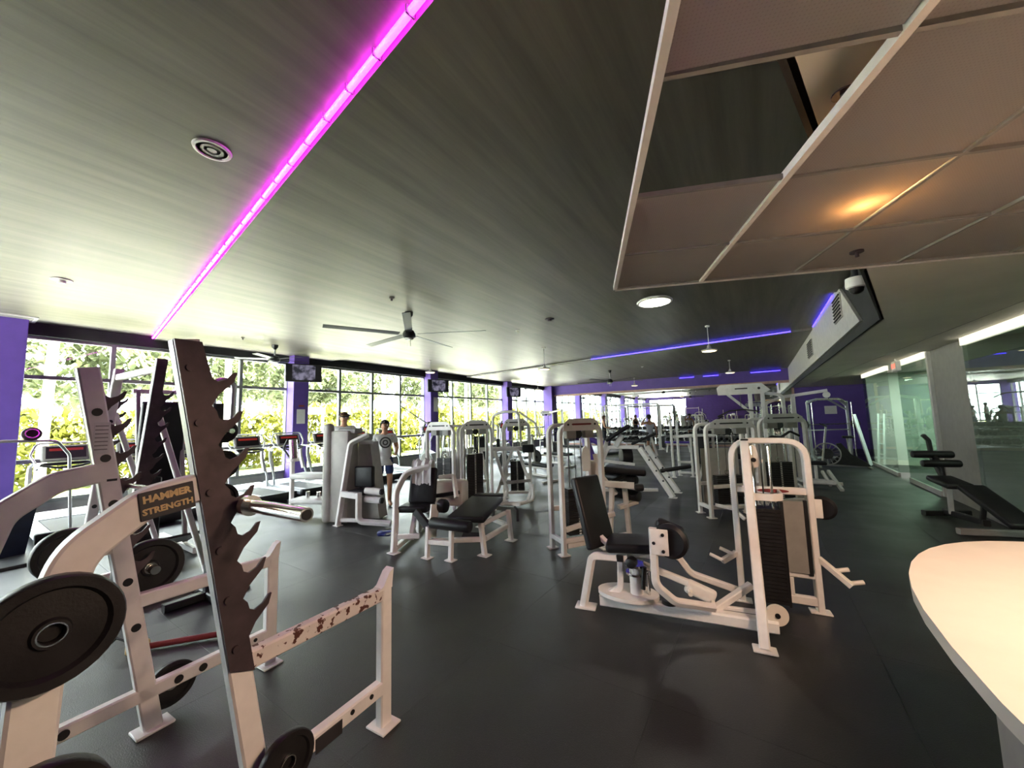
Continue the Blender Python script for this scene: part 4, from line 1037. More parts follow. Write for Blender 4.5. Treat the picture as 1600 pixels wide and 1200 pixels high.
hp.add('side_pad', G().lathe([(0, -0.03), (0.08, -0.03), (0.10, -0.01), (0.10, 0.02), (0.08, 0.03), (0, 0.03)], (0.40, 4.26, 0.86), (0.2, 1, 0), 24), 'blackpad')

# ------------------------------------------------------------------ prone leg curl bench in the middle
lc_ = W('leg_curl_bench', 'white prone leg curl bench with black pads in the middle of the room', 'gym machine', (-3.25, 4.0, 0))
lc_.pad('bench_pad', (-3.32, 4.12, 0.50), (0.50, 0.95, 0.08), rm=rot(4, 0, 20), bev=0.03)
lc_.roller('ankle_roller', (-3.56, 3.49, 0.43), (-2.98, 3.57, 0.43), 0.07)
for p, q in (((-3.60, 3.46), 0.38), ((-3.28, 3.54), 0.36)):
    lc_.sq('front_post', [(p[0], p[1], 0.012), (p[0], p[1]+0.02, q)], 0.055, 0.055, 'white', 0, (0, 1, 0)); lc_.foot(p)
lc_.sq('front_cross', [(-3.60, 3.47, 0.20), (-3.28, 3.55, 0.20)], 0.05, 0.06)
lc_.sq('side_post', [(-3.02, 3.88, 0.012), (-3.06, 3.86, 0.44)], 0.06, 0.06, 'white', 0, (0, 1, 0)); lc_.foot((-3.02, 3.88), 0.15)
lc_.sq('side_rail', [(-3.02, 3.90, 0.20), (-3.10, 4.52, 0.20)], 0.05, 0.06); lc_.sq('side_rail', [(-3.55, 3.52, 0.20), (-3.05, 3.86, 0.20)], 0.05, 0.06)
lc_.sq('side_rail', [(-3.05, 3.90, 0.38), (-3.12, 4.50, 0.38)], 0.04, 0.05)
lc_.sq('rear_post', [(-3.05, 4.53, 0.012), (-3.08, 4.52, 0.42)], 0.06, 0.06, 'white', 0, (0, 1, 0)); lc_.foot((-3.05, 4.53), 0.15)
lc_.sq('rear_rail', [(-3.05, 4.52, 0.20), (-3.85, 4.85, 0.20)], 0.05, 0.06); lc_.sq('rear_post', [(-3.85, 4.85, 0.012), (-3.85, 4.85, 0.42)], 0.06, 0.06, 'white', 0, (0, 1, 0)); lc_.foot((-3.85, 4.85))
lc_.sq('pivot_plate', [(-3.68, 3.62, 0.20), (-3.70, 3.70, 0.60)], 0.03, 0.14, 'white', 0, (0, 1, 0))
lc_.roller('pivot_cover', (-3.72, 3.80, 0.56), (-3.60, 3.82, 0.56), 0.09, 'black')
lc_.pad('elbow_pad', (-3.62, 4.78, 0.52), (0.44, 0.20, 0.06), rm=rot(0, 0, 20), bev=0.02)
for s in (0, 1): lc_.rd('hand_grip', [(-3.45+0.42*s, 4.62+0.0*s, 0.44), (-3.38+0.42*s, 4.58, 0.42), (-3.34+0.42*s, 4.52, 0.28)], 0.02, 'black', 0.05)
lc_.bx('weight_label', (-3.20, 3.83, 0.23), (0.22, 0.10, 0.02), 'label_dark', rot(30, 0, 20))

# twin weight towers behind the bench
t1 = W('weight_tower', 'tall weight tower with pale shield and slanted cable behind the leg curl bench, left one', 'gym machine', (-5.07, 5.22, 0))
tower(t1, -5.07, 5.22, 0.60, 1.60, 8, 0.34, n=26, shield='greylight')
t1.cy('long_cable', (-5.36, 5.25, 1.62), (-6.6, 5.6, 2.05), 0.012, 'black', 8)
t1.cy('chain_anchor', (-5.38, 5.24, 1.55), (-5.38, 5.24, 1.70), 0.04, 'darksteel')
t2 = W('weight_tower', 'tall weight tower with dark stack and numbered pins behind the leg curl bench, right one', 'gym machine', (-4.52, 5.62, 0))
tower(t2, -4.52, 5.62, 0.58, 1.60, 52, 0.34, n=28)

# seated machine with the curved white tube, left of the bench
sm = W('seated_row_machine', 'white seated machine with curved tube and black leather seat left of the leg curl bench', 'gym machine', (-4.35, 3.75, 0))
sm.sq('curved_tube', [(-4.12, 3.37, 0.012), (-4.20, 3.46, 0.35), (-4.38, 3.62, 0.72), (-4.32, 3.75, 0.98), (-4.05, 3.95, 1.05)], 0.06, 0.08, 'white', 0.22, (0, 1, 0)); sm.foot((-4.12, 3.37), 0.15)
sm.pad('seat_pad', (-4.15, 3.80, 0.50), (0.42, 0.38, 0.09), rm=rot(0, 0, 25))
sm.pad('backrest', (-4.16, 3.93, 0.78), (0.40, 0.09, 0.50), rm=rot(-12, 0, 25), bev=0.035)
sm.sq('floor_rail', [(-4.10, 3.42, 0.20), (-3.86, 3.58, 0.20)], 0.05, 0.06); sm.sq('floor_rail', [(-4.12, 3.40, 0.06), (-4.75, 4.60, 0.06)], 0.06, 0.07)
sm.sq('seat_post', [(-4.05, 3.60, 0.12), (-4.12, 3.74, 0.46)], 0.06, 0.06); sm.sq('seat_post', [(-4.28, 3.95, 0.10), (-4.22, 3.9, 0.44)], 0.06, 0.06)
sm.sq('footrest_arm', [(-4.15, 3.42, 0.25), (-4.62, 3.62, 0.10)], 0.03, 0.03, 'chrome'); sm.bx('footrest', (-4.68, 3.66, 0.10), (0.20, 0.10, 0.07), 'bluecap', rot(0, 0, 30), 0.02)
sm.sq('lever', [(-3.98, 3.62, 0.50), (-3.78, 3.66, 0.30)], 0.06, 0.10, 'black'); sm.bx('cover_panel', (-4.05, 4.35, 0.62), (0.55, 0.30, 0.36), 'cream', rot(0, 0, 20), 0.05, 2)
sm.bx('pad_edge', (-3.98, 4.15, 0.62), (0.50, 0.05, 0.05), 'black', rot(0, -8, 25)); sm.sq('cover_arm', [(-4.15, 4.25, 0.85), (-3.90, 4.30, 0.88), (-3.72, 4.15, 0.60)], 0.05, 0.06, 'cream', 0.08)

# shrouded machine with the grey tapered panels
g5 = W('shrouded_machine', 'machine with tall grey tapered weight shroud and white A frame left of centre', 'gym machine', (-6.1, 4.0, 0))
g5.bx('corner_shroud', (-6.38, 3.80, 0.86), (0.16, 0.16, 1.70), 'shroud', rot(0, 0, 20), 0.06, 3)
g5.bx('rear_shroud', (-6.22, 3.98, 0.80), (0.40, 0.30, 1.56), 'shroud', rot(0, 0, 20), 0.03, 2)
g5.add('weight_shroud', G().prism([(-0.34, 0.02), (0.22, 0.02), (0.02, 1.36), (-0.22, 1.36)], (-5.98, 4.42, 0), (0.94, 0.34, 0), (0, 0, 1), 0.26), 'shroud')
g5.bx('slot', (-6.08, 4.245, 0.72), (0.05, 0.012, 0.34), 'black', rot(0, 0, 20)); g5.bx('top_cap', (-6.12, 4.05, 1.57), (0.36, 0.22, 0.10), 'grey', rot(0, 0, 20), 0.02)
g5.bx('red_reader', (-6.22, 3.92, 1.44), (0.16, 0.03, 0.08), 'label_red', rot(0, 0, 20)); g5.bx('instruction_plate', (-5.92, 4.235, 1.36), (0.26, 0.02, 0.07), 'paper', rot(0, 0, 20))
g5.bx('head_box', (-6.02, 4.26, 1.45), (0.26, 0.18, 0.12), 'grey', rot(0, 0, 20), 0.03, 2)
g5.sq('slant_leg', [(-6.05, 3.79, 0.012), (-5.97, 3.95, 1.36), (-5.72, 4.12, 1.50)], 0.06, 0.085, 'white', 0.10, (0, 1, 0)); g5.foot((-6.05, 3.79), 0.14)
g5.sq('seat_arm', [(-6.03, 3.83, 0.52), (-5.60, 3.90, 0.50)], 0.06, 0.10); g5.sq('seat_post', [(-5.62, 3.88, 0.56), (-5.62, 3.88, 0.10), (-5.15, 4.15, 0.06)], 0.07, 0.085, 'white', 0.10, (0, 1, 0))
g5.sq('floor_rail', [(-6.04, 3.82, 0.09), (-5.65, 3.98, 0.09)], 0.05, 0.06); g5.pad('seat_back', (-5.80, 4.12, 0.78), (0.36, 0.09, 0.36), rm=rot(0, 0, 20)); g5.pad('seat_pad', (-5.78, 4.02, 0.54), (0.34, 0.26, 0.08), rm=rot(0, 0, 20))
for i, z in enumerate((0.58, 0.44)):
    g5.cy('foot_roller', (-5.60, 4.0, z), (-5.34, 4.10, z-0.02), 0.055, 'white'); g5.cy('roller_cap', (-5.34, 4.10, z-0.02), (-5.31, 4.11, z-0.02), 0.05, 'black')
# small white stand with the chrome cylinder
cs_ = W('seated_calf_machine', 'small white stand with chrome cylinder and two grey shelves before the treadmills', 'gym machine', (-7.5, 4.0, 0))
cs_.sq('front_post', [(-7.68, 3.84, 0.012), (-7.68, 3.84, 1.02)], 0.07, 0.07, 'white', 0, (0, 1, 0)); cs_.foot((-7.68, 3.84))
cs_.cy('chrome_cylinder', (-7.66, 3.86, 1.04), (-7.80, 3.90, 1.40), 0.075, 'chrome', 20); cs_.cy('flange', (-7.67, 3.85, 1.0), (-7.67, 3.85, 1.05), 0.11, 'white', 20)
cs_.rd('cable_loop', [(-7.74, 3.82, 1.06), (-7.92, 3.78, 1.25), (-7.88, 3.84, 1.42)], 0.02, 'black', 0.08)
cs_.bx('shelf', (-7.25, 4.05, 0.72), (0.85, 0.36, 0.10), 'greylight', rot(0, 0, 20), 0.03, 2); cs_.bx('shelf', (-7.25, 4.05, 0.26), (0.85, 0.36, 0.09), 'greylight', rot(0, 0, 20), 0.03, 2)
cs_.sq('rear_post', [(-6.85, 4.25, 0.012), (-6.85, 4.25, 0.70)], 0.07, 0.07, 'white', 0, (0, 1, 0)); cs_.foot((-6.85, 4.25))
for x in (-7.4, -7.15): cs_.cy('plate_peg', (x, 4.0+0.3*(x+7.4), 0.31), (x, 4.0+0.3*(x+7.4), 0.42), 0.04, 'chrome')

# multi-arm machine behind the bench
m7 = W('pulley_machine', 'white pec machine with crossing tubes and a pulley crown behind the leg curl bench', 'gym machine', (-4.3, 6.45, 0))
tower(m7, -4.35, 6.75, 0.55, 1.62, 28, 0.30, n=20, header='slot')
m7.sq('arm_beam', [(-4.85, 6.15, 1.10), (-4.02, 6.62, 1.10)], 0.07, 0.08)
m7.pad('arm_pad', (-3.97, 6.60, 1.10), (0.24, 0.12, 0.16), rm=rot(0, 0, 28)); m7.pad('arm_pad', (-4.85, 6.20, 1.24), (0.20, 0.12, 0.20), rm=rot(0, 0, 28))
for (a, b) in (((-4.78, 6.10), (-4.70, 6.20)), ((-4.55, 6.25), (-4.30, 6.30)), ((-4.25, 6.42), (-4.50, 6.28)), ((-4.15, 6.50), (-3.90, 6.58))):
    m7.sq('crossing_tube', [(a[0], a[1], 1.06), (b[0], b[1], 0.30), (b[0]-0.05, b[1]-0.08, 0.10)], 0.055, 0.055, 'white', 0.10)
m7.rd('base_loop', [(-4.35, 6.12, 0.06), (-4.0, 6.35, 0.06), (-3.85, 6.55, 0.10), (-3.90, 6.60, 0.40)], 0.035, 'white', 0.12)
m7.sq('base_rail', [(-4.85, 6.10, 0.05), (-4.0, 6.30, 0.05)], 0.07, 0.07); m7.sq('link_rail', [(-4.45, 6.25, 0.42), (-3.90, 6.55, 0.48)], 0.04, 0.06, 'grey')
m7.roller('knee_roller', (-4.75, 6.08, 0.14), (-4.55, 6.15, 0.14), 0.08, 'white')
m7.rd('crown_loop', [(-4.80, 6.55, 1.2), (-4.80, 6.55, 1.80), (-4.55, 6.60, 1.86), (-4.25, 6.72, 1.86), (-4.22, 6.74, 1.2)], 0.028, 'white', 0.14)
m7.rd('crown_arm', [(-4.25, 6.72, 1.86), (-3.95, 6.9, 1.60), (-3.88, 6.95, 1.30)], 0.022, 'white', 0.10)
for z in (1.30, 1.0): m7.cy('pulley', (-4.62, 6.30, z), (-4.60, 6.26, z), 0.06, 'white', 20)

# leg extension with tower, centre right
m8 = W('leg_extension_machine', 'white leg extension machine with red label tower and black rollers right of centre', 'gym machine', (-1.95, 4.75, 0))
tower(m8, -1.97, 4.60, 0.60, 1.60, 54, 0.32, n=19, header='red')
m8.sq('side_rail', [(-2.13, 4.40, 0.30), (-1.70, 4.98, 0.42)], 0.05, 0.06); m8.sq('side_rail', [(-2.13, 4.42, 0.10), (-1.62, 5.22, 0.10)], 0.05, 0.06)
m8.sq('rear_post', [(-1.60, 5.28, 0.012), (-1.62, 5.22, 0.80)], 0.06, 0.07, 'white', 0, (0, 1, 0)); m8.foot((-1.60, 5.28), 0.14); m8.sq('rear_post', [(-1.80, 5.05, 0.012), (-1.74, 5.08, 0.78)], 0.06, 0.07, 'white', 0, (0, 1, 0)); m8.foot((-1.80, 5.05))
m8.sq('seat_beam', [(-1.95, 4.98, 0.80), (-1.45, 5.10, 0.78)], 0.07, 0.08, 'cream'); m8.roller('beam_end', (-1.44, 5.08, 0.76), (-1.34, 5.14, 0.76), 0.05, 'black')
m8.bx('cam_block', (-2.02, 5.15, 0.94), (0.22, 0.16, 0.28), 'cream', rot(0, 8, 20), 0.03, 2); m8.sq('swing_arm', [(-1.98, 5.12, 1.18), (-1.92, 5.12, 0.90), (-1.75, 5.25, 0.62)], 0.05, 0.06, 'white', 0.06)
m8.add('cam_leaf', G().prism([(-0.05, -0.16), (0.05, -0.16), (0.065, 0.02), (0.04, 0.14), (0, 0.19), (-0.04, 0.14), (-0.065, 0.02)], (-2.05, 4.95, 1.12), (0.8, 0.5, 0), (0, 0, 1), 0.03), 'cream')
m8.roller('leg_roller', (-2.02, 5.62, 0.80), (-1.52, 5.50, 0.78), 0.07); m8.roller('leg_roller', (-1.86, 5.40, 0.62), (-1.44, 5.32, 0.60), 0.075)
m8.pad('seat_pad', (-1.70, 5.55, 0.92), (0.58, 0.42, 0.09), rm=rot(0, 4, 15)); m8.sq('pad_arm', [(-1.85, 5.3, 0.76), (-1.62, 5.58, 0.88)], 0.05, 0.05, 'black'); m8.pad('purple_back', (-2.28, 5.65, 1.18), (0.10, 0.34, 0.40), 'purplepad', rot(0, -18, 30))
m8.sq('step_bracket', [(-1.70, 5.18, 0.46), (-1.50, 5.36, 0.52)], 0.10, 0.05, 'cream')

# incline lever machine with twin slanted legs
m9 = W('incline_lever_machine', 'white incline press with twin slanted legs and angled black pads right of centre', 'gym machine', (-2.1, 8.6, 0))
for a, b in (((-1.60, 8.37), (-2.28, 8.62)), ((-1.60, 8.95), (-2.24, 9.08))):
    lg = m9.sq('slanted_leg', [(a[0], a[1], 0.012), (b[0], b[1], 0.98)], 0.07, 0.11); m9.foot(a, 0.16)
    for s in (0.3, 0.5, 0.72): 
        p = V3((a[0], a[1], 0)).lerp(V3((b[0], b[1], 0.98)), s); m9.cy('bolt', p+V3((0.02, -0.045, 0.03)), p+V3((0.03, -0.062, 0.035)), 0.018, 'black', 10, parent=lg)
m9.roller('foot_roller', (-1.95, 8.95, 0.45), (-1.35, 9.25, 0.55), 0.045, 'black')
m9.sq('top_arm', [(-2.30, 8.62, 1.0), (-2.95, 8.45, 1.0), (-3.15, 8.35, 0.45)], 0.07, 0.08, 'white', 0.12); m9.sq('rear_leg', [(-2.95, 8.42, 1.15), (-3.35, 8.20, 0.012)], 0.06, 0.08); m9.foot((-3.35, 8.20), 0.15)
m9.pad('chest_pad', (-2.72, 8.50, 1.32), (0.62, 0.32, 0.09), rm=rot(0, -32, 12)); m9.sq('pad_bracket', [(-2.78, 8.48, 1.02), (-2.62, 8.50, 1.28)], 0.10, 0.12, 'white_dull')
m9.pad('arm_pad', (-2.20, 8.70, 1.18), (0.60, 0.10, 0.06), rm=rot(0, -24, 10)); m9.pad('purple_pad', (-3.25, 8.55, 1.12), (0.40, 0.34, 0.10), 'purplepad', rot(0, 28, 12))
m9.roller('hip_wheel', (-2.75, 8.72, 0.78), (-2.55, 8.85, 0.78), 0.20, 'iron'); m9.sq('handle_arm', [(-2.05, 8.75, 1.22), (-1.98, 8.90, 0.80)], 0.035, 0.045); m9.sq('mid_brace', [(-3.20, 8.28, 0.72), (-2.40, 8.58, 0.62)], 0.05, 0.06)
m9.sq('base_rail', [(-3.30, 8.25, 0.05), (-2.0, 8.85, 0.05)], 0.07, 0.07)

# towers to the right of the middle
m10 = W('weight_tower', 'white arched weight tower with header plate directly behind the hip machine', 'gym machine', (-0.43, 7.3, 0))
tower(m10, -0.43, 7.27, 0.82, 1.52, 34, 0.36, n=15, shield='greylight')
m10.sq('seat_rail', [(-0.72, 7.05, 0.50), (-0.15, 7.45, 0.52)], 0.05, 0.06); m10.pad('seat_pad', (-0.20, 7.15, 0.42), (0.34, 0.36, 0.08), rm=rot(0, 0, 34)); m10.sq('seat_post', [(-0.30, 7.2, 0.1), (-0.24, 7.16, 0.38)], 0.05, 0.05)
m10.sq('foot_lever', [(-0.70, 7.02, 0.22), (-0.45, 6.95, 0.20), (-0.30, 6.85, 0.08)], 0.04, 0.05, 'white', 0.05)
m10b = W('weight_tower', 'second weight tower with grey header right behind the hip machine arch', 'gym machine', (0.32, 8.2, 0))
tower(m10b, 0.32, 8.15, 0.80, 1.58, 34, 0.36, n=20, mt='white_dull', shield='greylight')
m10b.rd('curl_bar', [(0.02, 7.85, 1.18), (0.15, 7.92, 1.28), (0.28, 7.98, 1.26), (0.42, 8.05, 1.36), (0.55, 8.15, 1.28)], 0.02, 'black', 0.05)
m11 = W('cable_tower', 'tall cable tower with long pale crown plate before the mirror wall', 'gym machine', (-0.25, 10.6, 0))
for x in (-0.15, 0.10): m11.sq('mast', [(x, 10.7, 0.012), (x, 10.7, 2.22)], 0.09, 0.12, 'white_dull', 0, (0, 1, 0)); m11.foot((x, 10.7), 0.16)
m11.add('crown_plate', G().prism([(-0.52, -0.10), (0.42, -0.10), (0.56, -0.02), (0.40, 0.15), (-0.46, 0.15), (-0.54, 0.08)], (-0.30, 10.6, 2.24), (1, 0.08, 0), (0, 0, 1), 0.05), 'white_dull')
m11.add('crown_slot', G().box((-0.32, 10.565, 2.28), (0.26, 0.01, 0.03)), 'label_dark'); 
for x in (-0.74, 0.04): m11.cy('bolt', (x, 10.575, 2.27), (x, 10.56, 2.27), 0.03, 'black', 12)
m11.sq('diagonal_brace', [(-0.62, 10.6, 2.16), (-0.18, 10.68, 1.72)], 0.05, 0.06, 'white_dull'); m11.sq('rear_arch', [(0.15, 10.75, 2.15), (0.48, 10.85, 2.10), (0.55, 11.0, 0.012)], 0.06, 0.07, 'white_dull', 0.15); m11.foot((0.55, 11.0))
m11.rd('pull_bar', [(-0.85, 10.45, 1.62), (-0.60, 10.50, 1.75), (-0.30, 10.55, 1.78), (0.0, 10.50, 1.72)], 0.018, 'black', 0.08); m11.cy('cable', (-0.35, 10.55, 1.78), (-0.35, 10.6, 2.15), 0.006, 'black', 8)
weights(m11, -0.03, 10.85, 0.34, 0.14, 0.12, 18, 2.1, 0); m11.sq('base_rail', [(-0.20, 10.4, 0.05), (-0.20, 11.3, 0.05)], 0.07, 0.07); m11.sq('base_rail', [(-0.2, 11.0, 0.05), (0.58, 11.0, 0.05)], 0.07, 0.07)
m11.pad('thigh_pad', (-0.55, 10.2, 0.70), (0.40, 0.14, 0.12), rm=None); m11.sq('pad_post', [(-0.40, 10.25, 0.012), (-0.40, 10.25, 0.70)], 0.05, 0.06); m11.foot((-0.40, 10.25)); m11.sq('pad_rail', [(-0.4, 10.25, 0.08), (-0.2, 10.6, 0.08)], 0.05, 0.05)
m12 = W('lat_pulldown_machine', 'white lat pulldown machine with a long overhead arm left of the dark purple wall', 'gym machine', (0.6, 11.3, 0))
m12.sq('mast', [(0.70, 11.2, 0.012), (0.70, 11.2, 2.10)], 0.09, 0.11, 'white', 0, (0, 1, 0)); m12.foot((0.70, 11.2), 0.18); m12.sq('mast', [(0.52, 11.4, 0.012), (0.52, 11.4, 2.08)], 0.07, 0.09, 'white', 0, (0, 1, 0)); m12.foot((0.52, 11.4), 0.16)
m12.sq('overhead_arm', [(0.15, 11.2, 1.60), (0.15, 11.2, 1.92), (0.50, 11.2, 2.05), (1.35, 11.2, 2.16)], 0.07, 0.09, 'white', 0.12, (0, 1, 0)); m12.sq('arm_strut', [(0.15, 11.2, 1.62), (0.15, 11.2, 0.012)], 0.06, 0.08, 'white', 0, (0, 1, 0)); m12.foot((0.15, 11.2))
m12.add('end_pulley', G().lathe([(0.03, -0.02), (0.07, -0.02), (0.06, 0), (0.07, 0.02), (0.03, 0.02)], (1.33, 11.2, 2.06), (0, 1, 0), 20), 'white'); m12.rd('lat_bar', [(0.95, 10.9, 1.86), (1.10, 11.0, 1.95), (1.35, 11.2, 1.95), (1.60, 11.4, 1.95), (1.72, 11.5, 1.86)], 0.016, 'chrome', 0.08)
m12.cy('cable', (1.36, 11.2, 1.96), (1.36, 11.2, 2.03), 0.006, 'black', 8); weights(m12, 0.34, 11.25, 0.26, 0.14, 0.12, 18, 1.9, 0)
m12.pad('seat_pad', (1.0, 11.2, 0.50), (0.40, 0.30, 0.08)); m12.sq('seat_post', [(1.0, 11.2, 0.08), (1.0, 11.2, 0.46)], 0.06, 0.06, 'white', 0, (0, 1, 0)); m12.roller('thigh_roller', (0.86, 10.95, 0.72), (0.86, 11.45, 0.72), 0.06); m12.sq('base_rail', [(0.15, 11.2, 0.05), (1.45, 11.2, 0.05)], 0.07, 0.07); m12.sq('roller_post', [(0.86, 11.2, 0.06), (0.86, 11.2, 0.68)], 0.05, 0.05, 'white', 0, (0, 1, 0))
m13 = W('dip_station', 'white dip station frame with tall black back pad between the far machines', 'gym machine', (-1.75, 11.2, 0))
for x, y, h in ((-2.06, 11.08, 1.54), (-1.98, 11.5, 1.54), (-1.62, 11.35, 1.10), (-1.10, 11.55, 1.10)):
    m13.sq('post', [(x, y, 0.012), (x, y, h)], 0.06, 0.075, 'white', 0, (0, 1, 0)); m13.foot((x, y), 0.14)
m13.pad('back_pad', (-1.36, 11.35, 0.78), (0.38, 0.09, 0.86), rm=None); m13.sq('arm_rail', [(-2.05, 11.2, 1.08), (-1.60, 11.0, 1.14), (-1.0, 11.15, 1.14)], 0.06, 0.07, 'white', 0.1); m13.sq('arm_rail', [(-1.98, 11.5, 1.08), (-1.05, 11.58, 1.10)], 0.05, 0.06); m13.pad('elbow_pad', (-1.30, 11.05, 1.22), (0.5, 0.14, 0.07))
for z in (0.26, 0.40): m13.sq('step', [(-1.98, 11.30, z), (-1.60, 11.34, z)], 0.12, 0.05)
m13.sq('base_rail', [(-2.02, 11.45, 0.09), (-1.1, 11.5, 0.09)], 0.05, 0.06); m13.sq('front_foot', [(-1.36, 11.35, 0.34), (-1.42, 10.95, 0.012)], 0.05, 0.06); m13.sq('pad_spine', [(-1.36, 11.42, 0.09), (-1.36, 11.42, 1.15)], 0.05, 0.05, 'white', 0, (0, 1, 0))

# right side: low bench frame, air bike, smith machine, adjustable bench
lbn = W('low_bench_frame', 'low pale metal bench frame on the dark floor left of the glass wall', 'bench', (1.0, 10.8, 0))
lbn.sq('long_rail', [(0.62, 11.05, 0.14), (1.25, 10.85, 0.14)], 0.06, 0.07, 'white_dull'); lbn.sq('long_rail', [(0.66, 10.80, 0.14), (1.28, 10.66, 0.14)], 0.06, 0.07, 'white_dull')
lbn.sq('end_foot', [(1.22, 11.2, 0.32), (1.34, 10.49, 0.02)], 0.06, 0.07, 'white_dull'); lbn.sq('end_foot', [(1.10, 11.1, 0.32), (1.18, 10.7, 0.08)], 0.05, 0.06, 'white_dull'); lbn.sq('near_foot', [(0.66, 10.6, 0.03), (0.60, 11.2, 0.03)], 0.06, 0.06, 'white_dull')
bk = W('air_bike', 'grey upright bike with a round fan wheel before the dark purple wall', 'exercise bike', (1.95, 14.9, 0))
fw = bk.add('fan_wheel', G().lathe([(0.30, -0.05), (0.33, -0.05), (0.33, 0.05), (0.30, 0.05), (0.30, -0.05)], (1.62, 14.75, 0.40), (0.15, 1, 0), 32), 'columngrey')
for i in range(8):
    a = math.pi*i/8; d = V3((math.cos(a), -0.15*math.cos(a), math.sin(a)))*0.30; bk.cy('spoke', V3((1.62, 14.75, 0.40))-d, V3((1.62, 14.75, 0.40))+d, 0.012, 'grey', 6, parent=fw)
bk.add('wheel_cover', G().lathe([(0, -0.03), (0.15, -0.03), (0.16, 0), (0.15, 0.03), (0, 0.03)], (1.62, 14.75, 0.40), (0.15, 1, 0), 28), 'iron')
bk.add('frame_shell', G().prism([(-0.10, 0.10), (0.85, 0.05), (0.75, 0.16), (0.42, 0.40), (0.22, 0.72), (0.10, 0.70), (0.20, 0.40)], (1.75, 14.8, 0), (1, 0.02, 0), (0, 0, 1), 0.10), 'iron')
bk.sq('handle_post', [(1.48, 14.72, 0.10), (1.66, 14.76, 1.22)], 0.035, 0.05, 'alu'); bk.rd('handlebar', [(1.55, 14.5, 1.30), (1.66, 14.6, 1.22), (1.66, 14.95, 1.22), (1.55, 15.05, 1.30)], 0.018, 'black', 0.05)
bk.sq('seat_post', [(2.15, 14.82, 0.25), (2.12, 14.82, 0.86)], 0.04, 0.05, 'grey', 0, (0, 1, 0)); bk.pad('saddle', (2.14, 14.82, 0.90), (0.26, 0.20, 0.07)); bk.sq('floor_bar', [(1.42, 14.5, 0.03), (1.42, 15.1, 0.03)], 0.05, 0.05, 'grey'); bk.sq('floor_bar', [(2.55, 14.5, 0.03), (2.55, 15.1, 0.03)], 0.05, 0.05, 'grey'); bk.sq('base_rail', [(1.42, 14.8, 0.06), (2.55, 14.8, 0.06)], 0.05, 0.05, 'grey')
sk = W('smith_machine', 'silver smith machine with an arched frame against the dark purple wall', 'gym machine', (2.1, 17.4, 0))
for x, y in ((1.45, 16.9), (2.62, 17.7)):
    sk.sq('upright', [(x, y, 0.012), (x, y, 2.02)], 0.08, 0.09, 'silver', 0, (0, 1, 0)); sk.foot((x, y), 0.18, 'silver')
    sk.cy('guide_rod', (x+0.10, y-0.16, 0.05), (x+0.10, y-0.16, 1.98), 0.016, 'chrome', 10); sk.sq('floor_rail', [(x, y-0.6, 0.05), (x, y+0.6, 0.05)], 0.07, 0.07, 'silver')
sk.sq('top_frame', [(1.45, 16.9, 2.02), (1.75, 17.1, 2.10), (2.40, 17.55, 2.10), (2.62, 17.7, 1.85)], 0.07, 0.08, 'silver', 0.15); sk.sq('corner_brace', [(2.10, 17.35, 2.08), (2.60, 17.69, 1.72)], 0.05, 0.06, 'silver')
sk.cy('bar', (1.25, 16.6, 1.22), (2.85, 17.7, 1.22), 0.016, 'chrome', 12); sk.sq('safety_bar', [(1.40, 16.8, 1.02), (2.62, 17.65, 1.02)], 0.035, 0.04, 'silver'); sk.sq('low_brace', [(1.3, 16.75, 0.72), (1.15, 16.3, 0.05)], 0.05, 0.05, 'silver'); sk.sq('base_cross', [(1.45, 16.9, 0.06), (2.62, 17.7, 0.06)], 0.07, 0.07, 'silver')
for k, (x, y) in enumerate(((1.30, 16.64), (2.80, 17.67))):
    loose_plate((x, y, 1.22), (0.82, 0.57, 0), 0.17, 0.04, ('left', 'right')[k] + ' plate on the bar of the silver smith machine')
lr_ = W('plate_ladder', 'leaning pale ladder rack at the end of the far glass panel', 'rack', (2.6, 15.6, 0))
for dx in (0.0, 0.26):
    lr_.sq('side_post', [(2.66+dx*0.3, 15.35+dx, 0.012), (2.46+dx*0.3, 15.75+dx, 1.55)], 0.05, 0.05, 'silver')
for z in (0.35, 0.65, 0.95, 1.25): lr_.cy('rung', (2.66-0.13*z, 15.35+0.258*z, z), (2.738-0.13*z, 15.61+0.258*z, z), 0.016, 'silver', 10)
bn = W('adjustable_bench', 'black adjustable sit-up bench with foot rollers at the right by the glass wall', 'bench', (2.35, 8.0, 0))
bn.sq('front_foot', [(2.05, 8.62, 0.05), (2.62, 8.90, 0.05)], 0.08, 0.08, 'iron'); bn.sq('rear_foot', [(2.10, 7.55, 0.05), (2.75, 7.75, 0.05)], 0.08, 0.08, 'columngrey'); bn.sq('spine', [(2.32, 8.74, 0.08), (2.40, 7.66, 0.16)], 0.07, 0.08, 'iron')
bn.pad('seat_pad', (2.22, 8.06, 0.62), (0.30, 0.46, 0.08), rm=rot(8, 0, 12)); bn.pad('back_pad', (2.46, 7.52, 0.42), (0.30, 0.80, 0.08), rm=rot(27, 0, 18))
bn.sq('seat_post', [(2.32, 8.5, 0.10), (2.28, 8.30, 0.58)], 0.06, 0.06, 'greylight'); bn.sq('back_strut', [(2.38, 7.72, 0.16), (2.40, 7.66, 0.44)], 0.05, 0.05, 'iron'); bn.sq('roller_post', [(2.24, 8.28, 0.56), (2.18, 8.46, 0.92), (2.16, 8.44, 1.20), (2.10, 8.42, 1.28)], 0.05, 0.05, 'iron', 0.04)
bn.roller('foot_roller', (1.94, 8.38, 0.98), (2.42, 8.50, 0.98), 0.055); bn.roller('foot_roller', (2.0, 8.22, 0.86), (2.44, 8.34, 0.86), 0.055)
bn.sq('roller_link', [(2.19, 8.45, 0.98), (2.22, 8.28, 0.86), (2.24, 8.30, 0.60)], 0.04, 0.04, 'iron')

